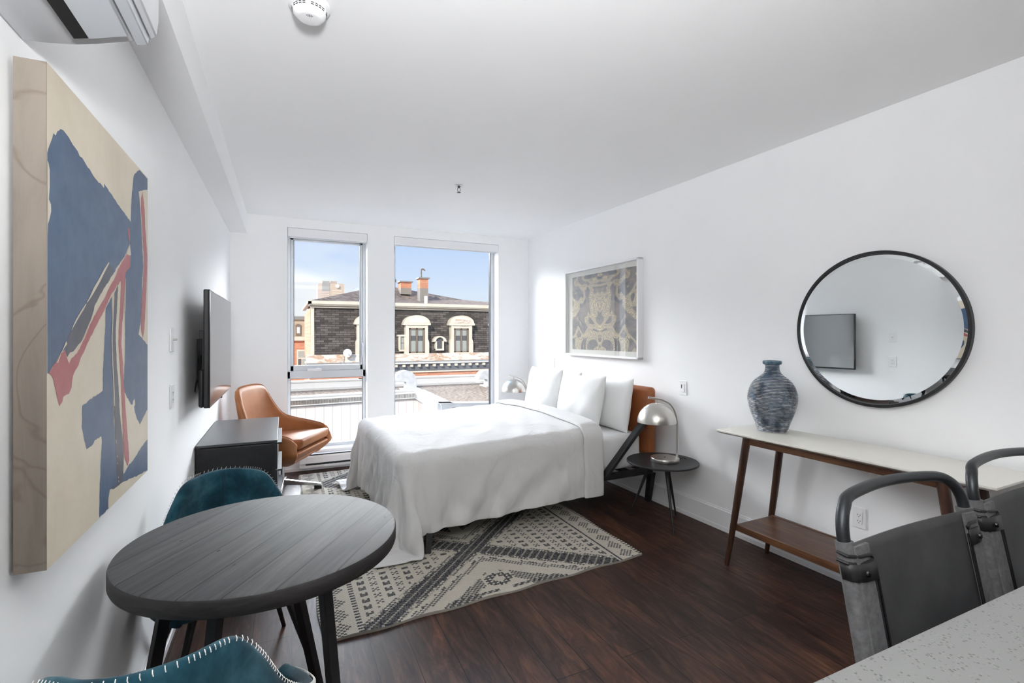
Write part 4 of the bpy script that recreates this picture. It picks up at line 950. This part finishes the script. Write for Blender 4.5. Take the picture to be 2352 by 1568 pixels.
def dormer(xa, xb, zt, lab=None, w_l=None, w_r=None):
    bL, bR = xa+.155, xb-.155; b = B(); n = 16
    cx = (xa+xb)/2; hw = (xb-xa)/2
    arc = [(xa, 2.06), (xa, 2.19)]+[(cx+hw*.95*math.cos(a), 2.19+(zt-2.19)*math.sin(a)) for a in [PI-k*PI/n for k in range(n+1)]]+[(xb, 2.19), (xb, 2.06)]
    b.prism(arc, 'y', Y-.34, Y+.4)
    gl, gr = w_l-.03, w_r+.03
    for sx, e, g_ in ((-1, bL, gl), (1, bR, gr)):
        b.prism([(g_, .28), (e+sx*.075, .28), (e+sx*.075, .95), (e+sx*.06, 1.05), (e, 1.20), (e, 2.08), (g_, 2.08)], 'y', Y-.26, Y+.3)
    b.box(gl, gr, Y-.24, Y+.3, 1.87, 2.08); b.box(gl, gr, Y-.30, Y+.2, .26, .34)
    d = at(b).build('dormer', M['cream'], t)
    b = B(); b.prism([(cx+hw*.70*math.cos(a), 2.20+(zt-.10-2.20)*math.sin(a)*.95) for a in [PI-k*PI/n for k in range(n+1)]], 'y', Y-.36, Y-.335); at(b).build('pediment_panel', M['rust'], d)
    b = B(); gx = (w_l+w_r)/2
    for a, c in ((w_l, w_l+.09), (gx-.05, gx+.05), (w_r-.09, w_r)): b.box(a, c, Y-.22, Y-.10, .33, 1.88)
    b.box(w_l, w_r, Y-.22, Y-.1, 1.78, 1.88); b.box(w_l, w_r, Y-.22, Y-.1, .33, .42); at(b).build('window_frame', M['brown'], d)
    at(B().box(w_l, w_r, Y-.14, Y-.12, .34, 1.86)).build('glass', M['dkglass'], d)
    b = B(); b.box(w_l+.1, gx-.06, Y-.15, Y-.14, .40, 1.08); b.box(gx+.06, w_r-.1, Y-.15, Y-.14, .40, 1.08)
    b.box(w_l+.1, gx-.06, Y-.15, Y-.14, 1.4, 1.78); b.box(gx+.06, w_r-.1, Y-.15, Y-.14, 1.4, 1.78); at(b).build('curtain', M['curt'], d)
dormer(6.545, 8.239, 2.66, w_l=6.92, w_r=7.87); dormer(9.437, 11.148, 2.69, w_l=9.80, w_r=10.75); dormer(3.70, 5.39, 2.66, w_l=4.07, w_r=5.02); dormer(12.3, 14.0, 2.7, w_l=12.7, w_r=13.6)
# small arched dormer and half dormer
def small(cx, hw=.28):
    b = B(); n = 14
    for k in range(n):
        a0, a1 = PI*k/n, PI*(k+1)/n; ro, ri = hw+.15, hw-.02
        b.prism([(cx+ri*math.cos(a0), 1.05+ri*math.sin(a0)*.95), (cx+ro*math.cos(a0), 1.02+ro*math.sin(a0)*.85), (cx+ro*math.cos(a1), 1.02+ro*math.sin(a1)*.85), (cx+ri*math.cos(a1), 1.05+ri*math.sin(a1)*.95)], 'y', Y-.28, Y+.3)
    b.box(cx-hw, cx-hw+.11, Y-.2, Y+.2, .49, 1.07); b.box(cx+hw-.11, cx+hw, Y-.2, Y+.2, .49, 1.07); b.box(cx-hw, cx+hw, Y-.22, Y+.2, .47, .58)
    d = at(b).build('small_dormer', M['cream'], t)
    at(B().box(cx-hw+.1, cx+hw-.1, Y-.12, Y-.1, .55, 1.25)).build('glass', M['dkglass'], d)
small(8.85)
b = B(); b.box(6.22, 6.74, Y-.25, Y+.3, 1.36, 1.46); b.box(6.30, 6.40, Y-.2, Y+.2, .47, 1.38); b.box(6.62, 6.70, Y-.2, Y+.2, .47, 1.38); b.box(6.30, 6.70, Y-.22, Y+.2, .45, .55)
d = at(b).build('small_dormer', M['cream'], t); at(B().box(6.38, 6.64, Y-.12, Y-.1, .55, 1.36)).build('glass', M['curt'], d); at(B().box(6.40,6.62,Y-.13,Y-.11,.93,.97).box(6.39,6.42,Y-.13,Y-.11,.55,1.36).box(6.60,6.63,Y-.13,Y-.11,.55,1.36)).build('glazing_bar', M['brown'], d)
# chimneys
def chim(x0, x1, y0, y1, z0, zm, z1, mt, hook=False):
    d = at(B().box(x0, x1, y0, y1, z0, zm)).build('chimney', M['chimbase'], t)
    at(B().box(x0, x1, y0, y1, zm, z1)).build('brick_stack', mt, d)
    at(B().box(x0-.09, x1+.09, y0-.09, y1+.09, z1-.02, z1+.07)).build('cap', M['towdark'], d)
    return d
chim(7.10, 7.82, Y+3.0, Y+3.8, 4.2, 4.62, 5.02, M['brick'])
d = chim(8.05, 8.60, Y+1.6, Y+2.3, 3.5, 4.52, 5.16, M['brick'])
at(B().tube(bez([(8.25,Y+2,5.15),(8.24,Y+2,5.55),(8.25,Y+2,5.76),(8.36,Y+2,5.82),(8.50,Y+2,5.72)]), .05, 8)).build('flue_hook', M['roofsh'], d, smooth=True)
at(B().cyl((6.86,Y+4.2,4.6), (6.86,Y+4.2,5.1), .12, n=14).cyl((6.86,Y+4.2,5.1), (6.86,Y+4.2,5.3), .19, n=14)).build('roof_vent', M['cornice'], t)
at(B().box(8.05, 8.20, Y+.3, Y+.5, 3.40, 3.90)).build('flashing', M['white'], t)
dd = B(); dd.tube([(3.05,Y-.5,-.3),(3.05,Y-.5,.30)], .02, 8); dish = at(dd).build('dish_mast', M['galv'], t)
dd = B(); n = 32
vs = [(3.27, Y-.62, .41)]+[(3.27+.235*math.cos(2*PI*k/n), Y-.72, .41+.235*math.sin(2*PI*k/n)) for k in range(n)]
dd.add(vs, [(0, 1+k, 1+(k+1) % n) for k in range(n)]); dd.cyl((3.27,Y-.62,.41), (3.27,Y-.95,.38), .025, n=8); at(dd).build('satellite_dish', M['white'], dish, smooth=True, solid=.02, fixn=False)
# buildings beyond, left
t = empty('beige_building', (.8, 45, -10), 0, 'beige stone building with red brick lower floors, left of the mansard house', 'building')
def a2(b): b.v = [(x-.8, y-45, z+10) for x, y, z in b.v]; return b
a2(B().box(-9, 1.62, 45, 55, 1.3, 2.75)).build('stone_storey', M['beige'], t); a2(B().box(-9, 1.75, 44.8, 55.2, 2.75, 3.0)).build('cornice', M['towdark'], t)
a2(B().box(-9, 1.7, 44.9, 55.1, 3.0, 3.06)).build('roof', M['coping'], t); a2(B().box(-9, 1.7, 44.7, 55.1, .98, 1.3)).build('string_course', M['cream'], t)
a2(B().box(-9, 1.62, 45, 55, -10, .98)).build('brick_storeys', M['brick'], t)
f = a2(B().box(.86, 1.28, 44.92, 45.0, 1.42, 2.2).prism([(1.07+.25*math.cos(a), 2.2+.17*math.sin(a)) for a in [k*PI/10 for k in range(11)]], 'y', 44.92, 45.0)).build('window', M['brown'], t)
a2(B().box(.96, 1.18, 44.90, 44.93, 1.60, 2.12)).build('sash', M['white'], f)
f = a2(B().box(.95, 1.75, 44.9, 45.0, -1.6, .22)).build('window', M['cream'], t); a2(B().box(1.05, 1.65, 44.88, 44.9, -.45, .10)).build('pane', M['curt'], f); a2(B().box(1.05, 1.30, 44.88, 44.9, -1.5, -.55)).build('pane', M['dkglass'], f); a2(B().box(1.36, 1.65, 44.88, 44.9, -1.5, -.55)).build('pane', M['curt'], f)
# tower far away
t = empty('office_tower', (16, 200, -20), 0, 'distant tan high-rise with a white round emblem near its top', 'building')
def a3(b): b.v = [(x-16, y-200, z+20) for x, y, z in b.v]; return b
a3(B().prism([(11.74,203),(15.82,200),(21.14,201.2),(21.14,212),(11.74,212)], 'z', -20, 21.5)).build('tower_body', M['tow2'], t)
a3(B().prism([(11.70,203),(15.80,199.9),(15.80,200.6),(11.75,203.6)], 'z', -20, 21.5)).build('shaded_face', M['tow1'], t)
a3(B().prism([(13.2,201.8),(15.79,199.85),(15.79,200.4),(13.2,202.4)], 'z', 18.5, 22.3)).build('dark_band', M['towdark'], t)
a3(B().box(13.2, 15.8, 201.5, 206, 21.5, 22.4).box(16.2, 18.6, 201.5, 206, 21.5, 22.5)).build('rooftop_plant', M['tow1'], t)
s = B()
for k in range(4):
    z = 18.45-k*.9; s.hexa([(16.8,200.1,z),(20.3,200.9,z),(20.3,201.1,z),(16.8,200.4,z)], [(16.8,200.1,z+.32),(20.3,200.9,z+.32),(20.3,201.1,z+.32),(16.8,200.4,z+.32)])
a3(s).build('window_bands', M['towstrip'], t)
s = B()
for k in range(3):
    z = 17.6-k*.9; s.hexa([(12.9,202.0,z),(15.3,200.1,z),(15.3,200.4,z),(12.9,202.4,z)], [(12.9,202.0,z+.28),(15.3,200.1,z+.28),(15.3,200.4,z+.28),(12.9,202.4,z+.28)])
a3(s).build('window_bands', M['tow1'], t)
s = B(); cx, cz = 18.6, 20.45
s.prism([(cx+.42*math.cos(a), cz+.42*math.sin(a)) for a in [k*PI/12 for k in range(24)]], 'y', 200.0, 200.2)
for k in range(8):
    a = k*PI/4; s.prism([(cx+.62*math.cos(a)+.17*math.cos(q), cz+.62*math.sin(a)+.17*math.sin(q)) for q in [j*PI/5 for j in range(10)]], 'y', 200.0, 200.2)
a3(s).build('emblem', M['white'], t)
# bare twigs beyond the roof
t = empty('bare_tree', (20, 52, -3), 0, 'thin bare treetop just showing over the right end of the house roof', 'tree')
s = B(); s.cyl((0,0,0), (0,0,6.9), .16, .05, 8); r5 = random.Random(9)
for k in range(14):
    x = r5.uniform(-1.8, 1.8); s.tube([(0,0,5.2), (x*.6, r5.uniform(-.5,.5), 6.6), (x, 0, 7.5+r5.uniform(0, 1.1))], [.05, .03, .012], 6)
s.build('branches', M['roofsh'], t)
# ground below
tag(B().box(-60, 90, YW+1.2, 260, -12.2, -12).build('ground', speckle('asphalt', (.25,.25,.25), (.32,.31,.30), .5, .9)), kind='structure')
# ------------------------------------------------------------------ fill lights added out of view on the kitchen ceiling
def fill_light(x, y, lab, power, size=.9):
    t = empty('ceiling_fill', (x, y, ZC), 0, lab, 'ceiling light', 'added square fill lights over the kitchen')
    B().box(-size/2-.02, size/2+.02, -size/2-.02, size/2+.02, -.02, 0).build('housing', M['trim'], t)
    ld = bpy.data.lights.new('fill_panel', 'AREA'); ld.shape = 'SQUARE'; ld.size = size; ld.energy = power; ld.color = (1., .97, .93)
    lo = bpy.data.objects.new('fill_panel', ld); COL.objects.link(lo); lo.parent = t; lo.location = (0,0,-.03)
def fill_uplight(x, y, lab, power):  # unseen stand added as bounced fill for the ceiling and walls
    t = empty('added_uplighter', (x, y, 0), 0, lab, 'lamp', 'added fill uplights behind the camera')
    B().lathe([(.13,0),(.13,.015),(.02,.025)], 32).build('base', M['black'], t)
    B().cyl((0,0,.02), (0,0,1.70), .012, n=12).build('pole', M['black'], t)
    B().lathe([(.02,1.68),(.12,1.74),(.15,1.78),(.148,1.78),(.118,1.745),(.02,1.69)], 32).build('bowl', M['black'], t)
    ld = bpy.data.lights.new('uplight', 'SPOT'); ld.energy = power; ld.spot_size = math.radians(150); ld.spot_blend = 1.; ld.shadow_soft_size = .15; ld.color = (.97, .985, 1.)
    lo = bpy.data.objects.new('uplight', ld); COL.objects.link(lo); lo.parent = t; lo.location = (0,0,1.80); lo.rotation_euler = (math.radians(180-UPT),0,0)
fill_uplight(.0, -.45, 'black uplight stand added behind the camera as fill light', UP)
for k in range(5):  # dark cabinets added out of view to soak up light from behind
    t = empty('added_cabinet', (-.15+k*.67, YB+.32, 0), 0, 'tall dark wood cabinet added unseen behind the camera to absorb light', 'cabinet', 'added light-absorbing cabinets behind the camera')
    B().box(-.325, .325, -.30, .28, .0, 2.40).build('body', M['walnut'], t, bev=.004)
    B().box(-.32, .32, .282, .302, .08, 2.39).build('door', M['walnut'], t, bev=.003)
sc0 = bpy.context.scene; sc0.cycles.diffuse_bounces = 8; sc0.cycles.max_bounces = 12
fill_light(.6, -1.6, 'square white fill light added behind the camera, left one', PL1)
fill_light(2.1, -1.6, 'square white fill light added behind the camera, right one', PL1)
# ------------------------------------------------------------------ sun, sky, camera
sd = bpy.data.lights.new('sun', 'SUN'); sd.energy = SUN; sd.angle = .01; sd.color = (1., .93, .82)
so = bpy.data.objects.new('sun', sd); COL.objects.link(so); so.location = (-5, -10, 20)
so.rotation_euler = Vector((.55, .72, -.50)).to_track_quat('-Z', 'Y').to_euler()
w = bpy.data.worlds.new('sky'); bpy.context.scene.world = w; w.use_nodes = True; nt = w.node_tree; bgn = nt.nodes['Background']
class WW: pass
W = WW(); W.node_tree = nt
tc = N(W, 'ShaderNodeTexCoord'); sp = N(W, 'ShaderNodeSeparateXYZ'); L(W, tc.outputs['Generated'], sp.inputs[0])
z = sp.outputs['Z']; y = sp.outputs['Y']
blue = ramp(W, z, [(0.,(.84,.92,1.)), (.07,(.74,.85,1.)), (.13,(.60,.75,1.)), (.20,(.48,.65,.98)), (1.,(.30,.48,.85))])
mp = N(W, 'ShaderNodeMapping'); L(W, tc.outputs['Generated'], mp.inputs[0]); mp.inputs['Scale'].default_value = (1, 1, 3.2); mp.inputs['Location'].default_value = (.35, .1, .12)
cl = noise(W, mp.outputs[0], 2.6, 6, .55, .3)
hz = ramp(W, z, [(.04,(1,)*3), (.16,(.55,)*3), (.22,(.0,)*3)])
xs = ramp(W, sp.outputs['X'], [(.08,(1,)*3), (.20,(.15,)*3)])
fac = math_(W, 'MULTIPLY', math_(W, 'MULTIPLY', hz, xs), ramp(W, cl, [(.30,(.0,)*3), (.55,(1,)*3)]))
col = mixc(W, fac, blue, (1., 1., 1.))
# bright band added just above the visible sky to light the room
e1 = ramp(W, z, [(.200,(0,)*3), (.225,(1,)*3), (.37,(1,)*3), (.50,(.06,)*3)])
e2 = ramp(W, y, [(.0,(0,)*3), (.4,(1,)*3)])
bright = math_(W, 'MULTIPLY', e1, e2)
strg = math_(W, 'ADD', math_(W, 'MULTIPLY', bright, SKYBAND), SKY)
L(W, mixc(W, bright, col, (.98, .99, 1.)), bgn.inputs[0]); L(W, strg, bgn.inputs[1])
for (a, b_) in (W1, W2):
    pd = bpy.data.lights.new('window_portal', 'AREA'); pd.shape = 'RECTANGLE'; pd.size = b_-a; pd.size_y = ZT-ZS; pd.cycles.is_portal = True
    po = bpy.data.objects.new('window_portal', pd); COL.objects.link(po); po.location = ((a+b_)/2, YW+WD+.02, (ZT+ZS)/2); po.rotation_euler = (-PI/2, 0, 0)
cam = bpy.data.cameras.new('camera'); cam.sensor_width = 36; cam.lens = 1125/2352*36; cam.shift_y = -14/2352; cam.clip_start = .02; cam.clip_end = 1000
co = bpy.data.objects.new('camera', cam); COL.objects.link(co); co.location = (0, 0, 1.42)
co.rotation_euler = (PI/2, 0, -math.atan((1176-653)/1125)); bpy.context.scene.camera = co
sc = bpy.context.scene; sc.view_settings.view_transform = 'Standard'; sc.view_settings.look = 'None'; sc.view_settings.gamma = 1; sc.view_settings.exposure = EXPO
sc.view_settings.use_curve_mapping = False
